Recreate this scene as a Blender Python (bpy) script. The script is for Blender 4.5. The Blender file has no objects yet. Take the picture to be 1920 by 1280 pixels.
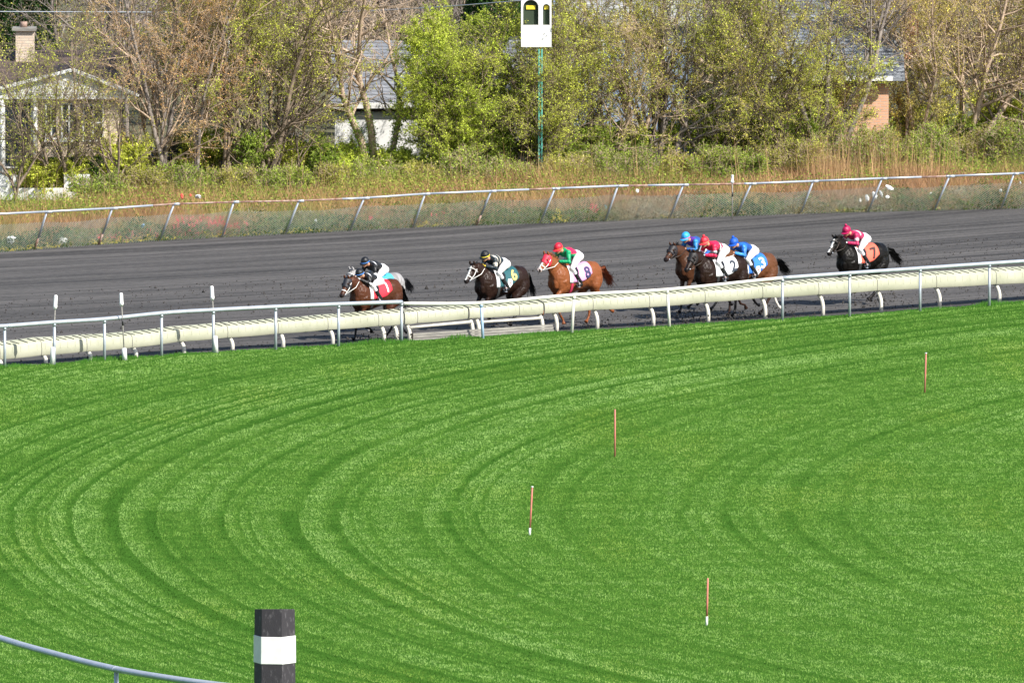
import bpy, math, random
import numpy as np
from mathutils import Vector, Matrix, Euler
random.seed(7)
RG = np.random.default_rng(11)
R = math.radians
# ------------------------------------------------------------------ camera
CAM_H = 27.8
F_PX = 25680.0            # focal length in pixels of a 1920 wide frame
PITCH = math.atan(2140.0 / F_PX)
sc = bpy.context.scene
cam_d = bpy.data.cameras.new("camera"); cam = bpy.data.objects.new("camera", cam_d)
sc.collection.objects.link(cam); sc.camera = cam
cam.location = (0, 0, CAM_H); cam.rotation_euler = (math.pi/2 - PITCH, 0, 0)
cam_d.sensor_width = 36; cam_d.lens = F_PX/1920*36
cam_d.clip_start = 1; cam_d.clip_end = 3000
# ------------------------------------------------------------------ light
SUN_AZ, SUN_EL = R(131), R(42)          # azimuth clockwise from +Y
w = bpy.data.worlds.new("World"); sc.world = w; w.use_nodes = True
nt = w.node_tree; nt.nodes.clear()
sky = nt.nodes.new("ShaderNodeTexSky"); sky.sky_type = 'NISHITA'; sky.sun_disc = False
sky.sun_elevation = SUN_EL; sky.sun_rotation = SUN_AZ
bg = nt.nodes.new("ShaderNodeBackground"); bg.inputs[1].default_value = 0.10
wo = nt.nodes.new("ShaderNodeOutputWorld")
nt.links.new(sky.outputs[0], bg.inputs[0]); nt.links.new(bg.outputs[0], wo.inputs[0])
sd = bpy.data.lights.new("sun", 'SUN'); sd.energy = 5.0; sd.angle = R(0.5); sd.color = (1, 0.95, 0.87)
sun = bpy.data.objects.new("sun", sd); sc.collection.objects.link(sun)
to_sun = Vector((math.sin(SUN_AZ)*math.cos(SUN_EL), math.cos(SUN_AZ)*math.cos(SUN_EL), math.sin(SUN_EL)))
sun.rotation_euler = to_sun.to_track_quat('Z', 'Y').to_euler()
sc.view_settings.view_transform = 'Standard'; sc.view_settings.look = 'None'
sc.view_settings.exposure = 0.72; sc.view_settings.gamma = 1
# ------------------------------------------------------------------ helpers
C = sc.collection
CP, SP = math.cos(PITCH), math.sin(PITCH)
def at(px, py, z=0.0):
    """world point at height z seen at photo pixel (1920 wide)"""
    u = (px-960)/F_PX; v = (py-640)/F_PX
    d = Vector((u, CP - v*SP, -SP - v*CP))
    t = (z-CAM_H)/d.z
    return Vector((d.x*t, d.y*t, z))
def atY(px, py, Y):
    """world point in the plane y=Y"""
    u = (px-960)/F_PX; v = (py-640)/F_PX
    d = Vector((u, CP - v*SP, -SP - v*CP)); t = Y/d.y
    return Vector((d.x*t, Y, CAM_H+d.z*t))
def tag(o, label=None, cat=None, group=None, kind=None):
    if label: o['label'] = label
    if cat: o['category'] = cat
    if group: o['group'] = group
    if kind: o['kind'] = kind
    return o
def empty(name, loc=(0,0,0), rz=0, label=None, cat=None, group=None):
    o = bpy.data.objects.new(name, None); C.objects.link(o)
    o.location = loc; o.rotation_euler = (0,0,rz); o.empty_display_size = .2
    return tag(o, label, cat, group)
def setcol(me, col):
    a = me.color_attributes.new('col', 'FLOAT_COLOR', 'POINT')
    c = np.ones((len(me.vertices), 4), np.float32); c[:, :3] = col
    a.data.foreach_set('color', c.ravel())
def link(name, me, mat=None, parent=None, smooth=False):
    o = bpy.data.objects.new(name, me); C.objects.link(o)
    if mat: me.materials.append(mat)
    if parent: o.parent = parent
    if smooth: me.polygons.foreach_set('use_smooth', [True]*len(me.polygons))
    return o
def npmesh(name, V, F):
    """fast mesh: V (n,3), F (m,k)"""
    me = bpy.data.meshes.new(name)
    V = np.ascontiguousarray(V, np.float32); F = np.ascontiguousarray(F, np.int32)
    m, k = F.shape
    me.vertices.add(len(V)); me.vertices.foreach_set('co', V.ravel())
    me.loops.add(m*k); me.loops.foreach_set('vertex_index', F.ravel())
    me.polygons.add(m); me.polygons.foreach_set('loop_start', np.arange(0, m*k, k, dtype=np.int32))
    me.polygons.foreach_set('loop_total', np.full(m, k, np.int32))
    me.update(calc_edges=True)
    return me
class MB:
    def __init__(s): s.V = []; s.F = []
    def add(s, V, F):
        n = len(s.V); s.V += [tuple(v) for v in V]; s.F += [tuple(i+n for i in f) for f in F]; return s
    def box(s, lo, hi, M=None):
        x0,y0,z0 = lo; x1,y1,z1 = hi
        V = [Vector(p) for p in ((x0,y0,z0),(x1,y0,z0),(x1,y1,z0),(x0,y1,z0),(x0,y0,z1),(x1,y0,z1),(x1,y1,z1),(x0,y1,z1))]
        if M: V = [M @ v for v in V]
        return s.add(V, [(0,3,2,1),(4,5,6,7),(0,1,5,4),(1,2,6,5),(2,3,7,6),(3,0,4,7)])
    def bar(s, a, b, wx, wz):
        """box beam from a to b"""
        a = Vector(a); b = Vector(b); d = (b-a); L = d.length
        q = d.to_track_quat('X', 'Z').to_matrix().to_4x4(); q.translation = a
        return s.box((0,-wx/2,-wz/2), (L,wx/2,wz/2), q)
    def tube(s, pts, rad, n=10, sq=1.0):
        """swept tube through pts, rad scalar or list, capped"""
        pts = [Vector(p) for p in pts]; k = len(pts)
        if not hasattr(rad, '__len__'): rad = [rad]*k
        base = len(s.V); up = Vector((0,0,1)); pu = None
        for i, p in enumerate(pts):
            d = (pts[min(i+1,k-1)] - pts[max(i-1,0)]).normalized()
            if pu is None:
                a = d.cross(up if abs(d.z) < .9 else Vector((1,0,0))).normalized()
            else:
                a = (pu - d*pu.dot(d)).normalized()
            pu = a; b = d.cross(a)
            for j in range(n):
                t = 2*math.pi*j/n
                s.V.append(tuple(p + (a*math.cos(t) + b*math.sin(t)*sq)*rad[i]))
        for i in range(k-1):
            for j in range(n):
                j2 = (j+1) % n
                s.F.append((base+i*n+j, base+i*n+j2, base+(i+1)*n+j2, base+(i+1)*n+j))
        s.F.append(tuple(base+j for j in range(n))[::-1]); s.F.append(tuple(base+(k-1)*n+j for j in range(n)))
        return s
    def ball(s, c, r, n=10, m=7, M=None):
        if not hasattr(r, '__len__'): r = (r,r,r)
        base = len(s.V); c = Vector(c)
        def put(v): s.V.append(tuple((M @ v if M else v) + c))
        put(Vector((0,0,r[2])))
        for i in range(1, m):
            p = math.pi*i/m
            for j in range(n):
                t = 2*math.pi*j/n
                put(Vector((r[0]*math.sin(p)*math.cos(t), r[1]*math.sin(p)*math.sin(t), r[2]*math.cos(p))))
        put(Vector((0,0,-r[2])))
        for j in range(n): s.F.append((base, base+1+j, base+1+(j+1)%n))
        for i in range(m-2):
            for j in range(n):
                a = base+1+i*n; j2 = (j+1)%n
                s.F.append((a+j, a+n+j, a+n+j2, a+j2))
        e = base+1+(m-2)*n
        for j in range(n): s.F.append((e+j, e+n, e+(j+1)%n))
        return s
    def prism(s, poly, d, M=None):
        """extrude polygon (list of 3d points) by vector d"""
        n = len(poly); P = [Vector(p) for p in poly]; Q = [p+Vector(d) for p in P]
        V = P+Q
        if M: V = [M @ v for v in V]
        return s.add(V, [tuple(range(n))[::-1], tuple(range(n,2*n))] + [(i,(i+1)%n,n+(i+1)%n,n+i) for i in range(n)])
    def mesh(s, name):
        me = bpy.data.meshes.new(name); me.from_pydata(s.V, [], s.F); me.update(); return me
    def build(s, name, mat, parent=None, smooth=False):
        return link(name, s.mesh(name), mat, parent, smooth)
def bevel(o, w=.01, seg=2):
    m = o.modifiers.new('bevel', 'BEVEL'); m.width = w; m.segments = seg; m.limit_method = 'ANGLE'; return o
def fuse(mb, name, voxel, smooth_it=4):
    """merge overlapping closed pieces into one continuous surface"""
    tmp = bpy.data.objects.new('tmp', mb.mesh('tmp')); C.objects.link(tmp)
    m = tmp.modifiers.new('r', 'REMESH'); m.mode = 'VOXEL'; m.voxel_size = voxel; m.use_smooth_shade = True
    if smooth_it:
        k = tmp.modifiers.new('s', 'SMOOTH'); k.factor = .5; k.iterations = smooth_it
    dg = bpy.context.evaluated_depsgraph_get(); dg.update()
    me = bpy.data.meshes.new_from_object(tmp.evaluated_get(dg)); me.name = name
    old = tmp.data; bpy.data.objects.remove(tmp); bpy.data.meshes.remove(old)
    me.polygons.foreach_set('use_smooth', [True]*len(me.polygons))
    return me
def vco(me):
    a = np.empty(len(me.vertices)*3, np.float32); me.vertices.foreach_get('co', a); return a.reshape(-1,3)
def _h(ix, iy, s):
    n = (ix.astype(np.int64)*374761393 + iy.astype(np.int64)*668265263 + s*1442695041) & 0xffffffff
    n = ((n ^ (n >> 13))*1274126177) & 0xffffffff
    return ((n ^ (n >> 16)) & 0xffff)/65535.0
def vnoise(x, y, s=0):
    x = np.asarray(x, float); y = np.asarray(y, float)
    ix = np.floor(x); iy = np.floor(y); fx = x-ix; fy = y-iy
    fx = fx*fx*(3-2*fx); fy = fy*fy*(3-2*fy)
    a = _h(ix,iy,s); b = _h(ix+1,iy,s); c = _h(ix,iy+1,s); d = _h(ix+1,iy+1,s)
    return (a*(1-fx)+b*fx)*(1-fy) + (c*(1-fx)+d*fx)*fy
# ------------------------------------------------------------------ materials
def mat(name, col=None, rough=.6, metal=0, col2=None, scale=8, detail=4, bump=0, bscale=None, attr=False, spec=.5,
        trans=0, var=0, mix=(.35,.65), coords='Object', stretch=(1,1,1), sheen=0, coat=0):
    m = bpy.data.materials.new(name); m.use_nodes = True
    t = m.node_tree; N = t.nodes; L = t.links; b = N['Principled BSDF']
    b.inputs['Roughness'].default_value = rough; b.inputs['Metallic'].default_value = metal
    b.inputs['Specular IOR Level'].default_value = spec
    if coat: b.inputs['Coat Weight'].default_value = coat
    tc = N.new('ShaderNodeTexCoord'); mp = N.new('ShaderNodeMapping'); mp.inputs['Scale'].default_value = stretch
    L.new(tc.outputs[coords], mp.inputs[0])
    csock = None
    if attr:
        a = N.new('ShaderNodeAttribute'); a.attribute_name = 'col'; csock = a.outputs['Color']
    if col is not None and not attr:
        if col2 is not None:
            n = N.new('ShaderNodeTexNoise'); n.inputs['Scale'].default_value = scale; n.inputs['Detail'].default_value = detail
            n.inputs['Roughness'].default_value = .65
            L.new(mp.outputs[0], n.inputs[0])
            r = N.new('ShaderNodeValToRGB'); r.color_ramp.elements[0].position = mix[0]; r.color_ramp.elements[1].position = mix[1]
            r.color_ramp.elements[0].color = (*col,1); r.color_ramp.elements[1].color = (*col2,1)
            L.new(n.outputs[0], r.inputs[0]); csock = r.outputs[0]
        else: b.inputs['Base Color'].default_value = (*col,1)
    if csock: L.new(csock, b.inputs['Base Color'])
    if bump:
        n2 = N.new('ShaderNodeTexNoise'); n2.inputs['Scale'].default_value = bscale or scale*3; n2.inputs['Detail'].default_value = 5
        L.new(mp.outputs[0], n2.inputs[0])
        bp = N.new('ShaderNodeBump'); bp.inputs['Strength'].default_value = 1; bp.inputs['Distance'].default_value = bump
        L.new(n2.outputs[0], bp.inputs['Height']); L.new(bp.outputs[0], b.inputs['Normal'])
    if trans:
        tr = N.new('ShaderNodeBsdfTranslucent'); mx = N.new('ShaderNodeMixShader'); mx.inputs[0].default_value = trans
        if csock: L.new(csock, tr.inputs[0])
        else: tr.inputs[0].default_value = (*col,1)
        L.new(b.outputs[0], mx.inputs[1]); L.new(tr.outputs[0], mx.inputs[2]); L.new(mx.outputs[0], N['Material Output'].inputs[0])
    return m
def brickmat(name, c1, c2, mortar, scale=1.0, bw=.21, rh=.075):
    m = bpy.data.materials.new(name); m.use_nodes = True
    t = m.node_tree; N = t.nodes; L = t.links; b = N['Principled BSDF']; b.inputs['Roughness'].default_value = .85
    tc = N.new('ShaderNodeTexCoord'); sp = N.new('ShaderNodeSeparateXYZ'); ad = N.new('ShaderNodeMath'); cb = N.new('ShaderNodeCombineXYZ')
    L.new(tc.outputs['Object'], sp.inputs[0]); L.new(sp.outputs[0], ad.inputs[0]); L.new(sp.outputs[1], ad.inputs[1])
    L.new(ad.outputs[0], cb.inputs[0]); L.new(sp.outputs[2], cb.inputs[1])
    k = N.new('ShaderNodeTexBrick'); k.inputs['Color1'].default_value = (*c1,1); k.inputs['Color2'].default_value = (*c2,1)
    k.inputs['Mortar'].default_value = (*mortar,1); k.inputs['Scale'].default_value = scale
    k.inputs['Brick Width'].default_value = bw; k.inputs['Row Height'].default_value = rh; k.inputs['Mortar Size'].default_value = .008
    L.new(cb.outputs[0], k.inputs[0]); L.new(k.outputs[0], b.inputs['Base Color'])
    bp = N.new('ShaderNodeBump'); bp.inputs['Distance'].default_value = .01; L.new(k.outputs['Fac'], bp.inputs['Height']); bp.invert = True
    L.new(bp.outputs[0], b.inputs['Normal'])
    return m
M = {}
M['alu'] = mat('galvanised', (.40,.44,.50), .42, .35, (.50,.54,.60), 5, bump=.0004)
M['rail_white'] = mat('white_plastic', (.62,.59,.52), .45, 0, (.74,.72,.66), 4, bump=.001)
M['cover'] = mat('cream_cover', (.33,.34,.245), .55, 0, (.42,.42,.32), 1.2, detail=9, bump=.002)
M['cream_post'] = mat('cream_post', (.52,.50,.43), .5, 0, (.66,.63,.55), 6)
M['slot'] = mat('dark_slot', (.03,.035,.03), .7)
M['rust'] = mat('rusty_pipe', (.20,.095,.065), .8, .1, (.40,.30,.25), 7, bump=.002)
M['blue_paint'] = mat('pale_blue_paint', (.25,.40,.60), .5, 0, (.40,.52,.66), 10)
M['grey_plank'] = mat('grey_plank', (.17,.16,.145), .7, 0, (.30,.285,.255), 3, bump=.002, stretch=(1,1,8))
M['stake'] = mat('red_stake', (.60,.17,.14), .6, 0, (.50,.20,.14), 14)
M['white'] = mat('white_paint', (.78,.78,.76), .5, 0, (.70,.70,.68), 6)
M['pole_dark'] = mat('black_boards', (.030,.026,.032), .7, 0, (.14,.13,.14), 9, detail=9, mix=(.55,.74), bump=.004, stretch=(2,2,.8))
M['black'] = mat('black_plastic', (.012,.012,.014), .4)
M['coat'] = mat('horse_coat', attr=True, rough=.36, spec=.17, bump=.03, bscale=8)
M['hair'] = mat('horse_hair', attr=True, rough=.55)
M['silk'] = mat('silk', attr=True, rough=.45, spec=.4, bump=.03, bscale=10)
M['skin'] = mat('skin', attr=True, rough=.5)
M['cloth'] = mat('saddle_cloth', attr=True, rough=.7, bump=.004, bscale=12)
M['boot'] = mat('boot_leather', (.012,.012,.013), .28)
M['strap_w'] = mat('white_strap', (.75,.73,.70), .5)
M['strap_d'] = mat('dark_leather', (.03,.018,.012), .45)
M['bark_d'] = mat('dark_bark', (.12,.09,.065), .9, 0, (.30,.23,.165), 7, bump=.01)
M['bark_g'] = mat('grey_bark', (.15,.12,.10), .9, 0, (.30,.26,.23), 6, bump=.01)
M['bark_b'] = mat('brown_bark', (.32,.235,.165), .9, 0, (.54,.41,.30), 7, bump=.01)
M['leaf'] = mat('leaf', attr=True, rough=.6, trans=.42, spec=.15)
M['grass'] = mat('grass_blade', attr=True, rough=.9, trans=.25, spec=.0)
M['straw'] = mat('weed_stems', attr=True, rough=.8, trans=.2)
# ------------------------------------------------------------------ ground
def struct(name, V, F, m):
    o = link(name, npmesh(name, np.array(V), np.array(F)), m); o['kind'] = 'structure'; return o
m_earth = mat('earth', (.06,.075,.03), .95, 0, (.13,.11,.06), .5, detail=8, bump=.05, bscale=3)
struct('ground', [(-400,-60,-.3),(400,-60,-.3),(400,1500,-.3),(-400,1500,-.3)], [(0,1,2,3)], m_earth)
def interp_line(pix, step=1.0, z=0.0):
    """ground polyline through photo pixels, resampled smoothly"""
    P = [at(x, y, z) for x, y in pix]
    out = []
    for i in range(len(P)-1):
        p0 = P[max(i-1,0)]; p1 = P[i]; p2 = P[i+1]; p3 = P[min(i+2,len(P)-1)]
        n = max(2, int((p2-p1).length/step))
        for k in range(n):
            t = k/n
            out.append(.5*((2*p1)+(p2-p0)*t+(2*p0-5*p1+4*p2-p3)*t*t+(3*p1-p0-3*p2+p3)*t**3))
    out.append(P[-1]); return out
EDGE = [(-900,768),(-300,712),(0,690),(200,677),(400,662),(620,650),(760,642),(1070,624),(1254,613),(1465,601),(1700,585),(1920,568),(2300,541),(3000,490)]
FAR = [(-900,545),(-400,508),(0,476),(290,455),(560,441),(800,429),(1100,419),(1500,404),(1920,394),(2400,384),(3000,372)]
edge = interp_line(EDGE); far = interp_line(FAR)
ex = np.array([p.x for p in edge]); ey = np.array([p.y for p in edge])
fx_ = np.array([p.x for p in far]); fy_ = np.array([p.y for p in far])
CX, CY = 76.2, 290.0
# turf sheet from the track edge towards the camera
V = []; F = []
for i, p in enumerate(edge):
    V += [(p.x, p.y, .008), (p.x, 150, .008)]
    if i: k = 2*i; F.append((k-2, k-1, k+1, k))
V2 = []; F2 = []
for i, p in enumerate(far):
    V2 += [(p.x, p.y-.25, .002), (p.x*1.0, 1400, .002)]
    if i: k = 2*i; F2.append((k-2, k, k+1, k-1))
struct('verge', V2, F2, m_earth)
m_turf = mat('turf_base', (.035,.100,.013), .95, 0, (.055,.140,.020), 2, bump=.02, bscale=8, spec=0)
struct('turf', V, F, m_turf)
# racing track: strip between the two edges with metre uv (along, across)
NV = 14
xs = np.linspace(max(ex[0],fx_[0]), min(ex[-1],fx_[-1]), 160)
# match edge points by arclength fraction across the view
def resample(P, n, x0, x1):
    X = np.array([p.x for p in P]); Y = np.array([p.y for p in P]); xx = np.linspace(x0, x1, n)
    return xx, np.interp(xx, X, Y)
n = 160
nx, ny = resample(edge, n, -34, 34); qx, qy = resample(far, n, -46, 22)
V = []; UV = []; F = []
alen = np.concatenate([[0], np.cumsum(np.hypot(np.diff(nx), np.diff(ny)))])
DD = [0,.12,.25,.5,1,2,3.5,5,6,7,8,9]
def dipz(d): return float(np.interp(d, [0,.06,.28,5,9],[.0,-.03,-.10,-.10,.0]))
NV = len(DD)+7
for i in range(n):
    Lc = math.hypot(qx[i]-nx[i], qy[i]-ny[i])
    for j in range(NV+1):
        d_ = DD[j] if j < len(DD) else 9+(Lc-9)*(j-len(DD)+1)/8
        t = d_/Lc; lip = .05*math.sin(math.pi*min(1,max(0,(t-.965)/.05))) if t > .965 else 0
        V.append((nx[i]*(1-t)+qx[i]*t, ny[i]*(1-t)+qy[i]*t, .004+dipz(d_)+lip))
        UV.append((alen[i], d_))
for i in range(n-1):
    for j in range(NV):
        a = i*(NV+1)+j; F.append((a, a+1, a+NV+2, a+NV+1))
m = bpy.data.materials.new('track_surface'); m.use_nodes = True
N = m.node_tree.nodes; L = m.node_tree.links; b = N['Principled BSDF']; b.inputs['Roughness'].default_value = .85
b.inputs['Specular IOR Level'].default_value = .3
uv = N.new('ShaderNodeUVMap'); uv.uv_map = 'uv'
def noise_node(sx, sy, scale=1, det=5, rough=.6, src=None):
    mp = N.new('ShaderNodeMapping'); mp.inputs['Scale'].default_value = (sx, sy, 1); L.new(uv.outputs[0], mp.inputs[0])
    q = N.new('ShaderNodeTexNoise'); q.inputs['Scale'].default_value = scale; q.inputs['Detail'].default_value = det; q.inputs['Roughness'].default_value = rough
    L.new(mp.outputs[0], q.inputs[0]); return q
n1 = noise_node(.02, .85, 1, 6, .68); n2 = noise_node(.35, 1.2, 1.2, 6, .7); n3 = noise_node(5, 9, 1, 3, .7)
def mathn(op, a, bb=None, c=None):
    q = N.new('ShaderNodeMath'); q.operation = op
    for i, s in enumerate((a, bb, c)):
        if s is None: continue
        if isinstance(s, (int, float)): q.inputs[i].default_value = s
        else: L.new(s, q.inputs[i])
    return q.outputs[0]
n4 = noise_node(.010, 2.4, 1, 5, .75)
s = mathn('ADD', mathn('ADD', mathn('MULTIPLY', n1.outputs[0], .30), mathn('MULTIPLY', n4.outputs[0], .36)), mathn('ADD', mathn('MULTIPLY', n2.outputs[0], .14), mathn('MULTIPLY', n3.outputs[0], .20)))
rp = N.new('ShaderNodeValToRGB'); E = rp.color_ramp.elements
E[0].position = .42; E[0].color = (.026,.0245,.024,1); E[1].position = .60; E[1].color = (.130,.121,.115,1)
L.new(s, rp.inputs[0]); L.new(rp.outputs[0], b.inputs['Base Color'])
bp = N.new('ShaderNodeBump'); bp.inputs['Distance'].default_value = .06; L.new(mathn('ADD', mathn('MULTIPLY', n3.outputs[0], .5), n1.outputs[0]), bp.inputs['Height']); L.new(bp.outputs[0], b.inputs['Normal'])
trk = struct('racetrack', V, F, m)
ul = trk.data.uv_layers.new(name='uv'); li = np.empty(len(trk.data.loops), np.int32); trk.data.loops.foreach_get('vertex_index', li)
ul.data.foreach_set('uv', np.array(UV, np.float32)[li].ravel())

def edgeY(x): return np.interp(x, ex, ey)
# grass blades over the visible turf
def scatter(n, y0, y1, mx=1.5):
    y = np.sqrt(RG.uniform(y0*y0, y1*y1, n)); hw = 975/F_PX*y + mx
    x = RG.uniform(-1, 1, n)*hw
    return x, y
def make_grass():
    n = 1400000
    x, y = scatter(n, 243, 348, 3.6)
    k = y < edgeY(x) - .02; x = x[k]; y = y[k]; n = len(x)
    r = np.hypot(x-CX, y-CY); th = np.arctan2(y-CY, x-CX)
    # mowing sheen put into blade colour, and wheel lines, that follow the turn
    rr = r + .40*(vnoise(th*5, r*.08, 3)-.5)
    amp = .60+.8*vnoise(th*7, rr*.25, 6); amp *= .45+.55*np.clip((r-76)/5,0,1)
    q0 = np.random.default_rng(77); ed = [58.0]
    while ed[-1] < 100: ed.append(ed[-1] + q0.choice([.25,.4,.6,.9])*q0.uniform(.8,1.2)*(1.25 if ed[-1] < 79 else 1))
    ed = np.array(ed); idx = np.clip(np.searchsorted(ed, rr)-1, 0, len(ed)-2)
    w1 = ed[idx+1]-ed[idx]; f_ = (rr-ed[idx])/w1
    am_ = .20+.8*_h(idx, idx*0, 5)*(.35+1.1*vnoise(th*6, idx*7.3, 9))
    lines = .62 - .62*am_*np.exp(-((f_-.14)/.17)**2)*np.clip(.35+1.1*vnoise(x*.9, y*.5, 46),0,1) - .22*am_*np.clip(1-f_,0,1) + .30*am_*(f_-.3)
    lines += .42*(vnoise(rr*.95, th*4, 23)-.5) + .25*(vnoise(rr*2.4, th*8, 24)-.5)
    st = np.zeros(n); q = np.random.default_rng(5)
    for r0, wd, am in ((81.0,.16,1.0),(81.5,.07,.7),(83.6,.12,.8),(84.9,.10,.8),(86.3,.09,.7),(87.2,.07,.6),(88.6,.10,.9),(89.4,.08,.9),(90.5,.09,.6),(91.0,.08,.8),(79.6,.12,.6),(77.4,.1,.4),(94.4,.10,.9),(95.2,.09,.9),(92.6,.08,.7)):
        st += am*np.clip(vnoise(th*9, r*.2+r0, 5)*2.2-.55, 0, 1)*np.exp(-((rr-r0)/wd)**2)
    fine = vnoise(x*1.1, y*2.4, 33)*.5+vnoise(x*2.9, y*3.6, 35)*.5; clump = vnoise(x*8, y*4, 34)
    v = .50 + 1.15*amp*(lines-.5) + .34*(fine-.5) + .26*(clump-.5) + .26*(vnoise(x*.45, y*1.5, 81)-.5) - .42*np.clip(st,0,1.0) + .12*(vnoise(x*.22,y*.06,31)-.5)
    v += RG.normal(0, .08, n)
    v = np.clip(v, .02, 1.05)[:, None]
    dark = np.array([.055,.155,.022]); mid = np.array([.182,.340,.062]); lite = np.array([.35,.54,.160])
    col = np.where(v < .5, dark+(mid-dark)*(v/.5), mid+(lite-mid)*((v-.5)/.5))
    yel = np.clip(vnoise(x*.5+3, y*.16, 41)*2.4-1.5, 0, 1)[:, None]*.35
    col = col*(1-yel) + col*np.array([1.55,1.12,.8])*yel
    hgt = RG.uniform(.022,.046,n)*(.65+.7*clump)
    a = RG.uniform(0, 2*math.pi, n); wd = RG.uniform(.006,.012,n)
    lean = RG.uniform(.0,.045,n); la = RG.uniform(0, 2*math.pi, n)
    dx = np.cos(a)*wd; dy = np.sin(a)*wd*.6
    V = np.empty((n,3,3), np.float32)
    V[:,0] = np.stack([x-dx, y-dy, np.full(n,.004)],1); V[:,1] = np.stack([x+dx, y+dy, np.full(n,.004)],1)
    V[:,2] = np.stack([x+np.cos(la)*lean, y+np.sin(la)*lean, hgt],1)
    me = npmesh('grass', V.reshape(-1,3), np.arange(3*n).reshape(-1,3))
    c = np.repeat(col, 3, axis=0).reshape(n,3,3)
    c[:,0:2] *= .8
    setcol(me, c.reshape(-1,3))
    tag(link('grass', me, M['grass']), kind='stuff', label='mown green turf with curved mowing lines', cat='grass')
make_grass()
def fringe():
    """longer uncut grass along the lip of the turf"""
    n = 15000
    x = RG.uniform(-16, 17, n); y = edgeY(x)+RG.normal(.05,.12,n)
    h = RG.uniform(.04,.10,n)*(.5+1.3*vnoise(x*1.5,x*0,55)**2)
    la = RG.uniform(0,6.28,n); wd = .007
    V = np.empty((n,3,3), np.float32); ln = RG.uniform(0,.04,n)
    V[:,0] = np.stack([x-wd,y,h*0],1); V[:,1] = np.stack([x+wd,y,h*0],1); V[:,2] = np.stack([x+np.cos(la)*ln,y+np.sin(la)*ln,h],1)
    me = npmesh('turf_fringe', V.reshape(-1,3), np.arange(3*n).reshape(-1,3))
    v = RG.uniform(.6,1.2,n)[:,None]*np.array([.09,.24,.035]); setcol(me, np.repeat(v,3,axis=0))
    tag(link('turf_fringe', me, M['grass']), kind='stuff', label='longer grass fringe along the track edge', cat='grass')
fringe()
def clods():
    n = 5200
    t = RG.uniform(0,1,n); x = RG.uniform(-15,17,n); y = edgeY(x)+.15 + t**1.2*22
    k = y < np.interp(x, fx_, fy_)-.2; x = x[k]; y = y[k]; n = len(x)
    s = RG.uniform(.008,.028,n)*(1+1.2*(RG.random(n)>.97))
    dd_ = (y-edgeY(x))*.79; z = .006+np.interp(dd_, [0,.06,.28,5,9],[.0,-.03,-.10,-.10,.0])
    # dirt thrown up behind the hooves
    m = 900
    px = [(1385,592),(1330,600),(1095,606),(1615,568),(1290,597),(700,636),(925,616),(1450,590),(1225,606),(1640,560)]
    hx=[];hy=[];hz=[]
    for i in range(m):
        p = at(*px[RG.integers(len(px))]); hx.append(p.x+RG.normal(.15,.45)); hy.append(p.y+RG.normal(.2,.5)); hz.append(-.09+abs(RG.normal(0,.14)))
    x = np.concatenate([x,hx]); y = np.concatenate([y,hy]); z = np.concatenate([z,hz]); s = np.concatenate([s,RG.uniform(.008,.034,m)]); n += m
    T = np.array([(1,0,-.7),(-.5,.87,-.7),(-.5,-.87,-.7),(0,0,1)])
    V = np.stack([x,y,z+s*.5],1)[:,None,:] + (T[None]+RG.normal(0,.25,(n,4,3)))*s[:,None,None]
    F = (np.arange(n)*4)[:,None,None] + np.array([(0,2,1),(0,1,3),(1,2,3),(2,0,3)])[None]
    tag(link('track_clods', npmesh('track_clods', V.reshape(-1,3), F.reshape(-1,3)), mat('clod', (.03,.028,.027), .9, 0, (.075,.07,.066), 3, spec=.1)), kind='stuff',
        label='dark crumbs of track dirt, loose and thrown up by hooves', cat='dirt')
clods()
# ------------------------------------------------------------------ turf rails
def zat(P, py):
    """height above ground point P that shows at photo row py"""
    v = (py-640)/F_PX
    return CAM_H - P.y*(SP+v*CP)/(CP-v*SP)
def turf_rail(name, label, posts, rail_mat, post_mat, rad=.052, ext0=None, ext1=None, rows=None, group='rails along the turf edge', flat=.8, postr=.034):
    root = empty(name, at(*posts[0][:2]), 0, label, 'rail', group)
    inv = Matrix.Translation(-root.location)
    tops = []
    for i, p in enumerate(posts):
        b = at(p[0], p[1]); tp = Vector(b)
        tp.z = zat(b, p[2]); tp.x += (p[3]-p[0])/77 if len(p) > 3 else 0
        if not ((ext0 and i == 0) or (ext1 and i == len(posts)-1)):
            m = MB().tube([inv@Vector((b.x,b.y,-.1)), inv@Vector((tp.x,tp.y,tp.z-.03))], postr, 12)
            pm = p[4] if len(p) > 4 else post_mat
            m.tube([inv@Vector((tp.x,tp.y,tp.z-.10)), inv@Vector((tp.x,tp.y,tp.z-.02))], postr*1.25, 12)
            m.build('post', pm, root, True)
        tops.append(tp)
    pts = []
    for i in range(len(tops)-1):
        p0 = tops[max(i-1,0)]; p1 = tops[i]; p2 = tops[i+1]; p3 = tops[min(i+2,len(tops)-1)]
        for k in range(5):
            t = k/5; pts.append(.5*((2*p1)+(p2-p0)*t+(2*p0-5*p1+4*p2-p3)*t*t+(3*p1-p0-3*p2+p3)*t**3))
    pts.append(tops[-1])
    MB().tube([inv@p for p in pts], rad, 12, flat).build('top_rail', rail_mat, root, True)
    for i in range(2, len(tops)-1, 3):      # sleeve joints
        d = (tops[i+1]-tops[i]).normalized()*.035; c = tops[i]+d*3
        MB().tube([inv@(c-d), inv@(c+d)], rad*1.05, 12, flat).build('rail_joint', rail_mat, root, True)
    return root
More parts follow.
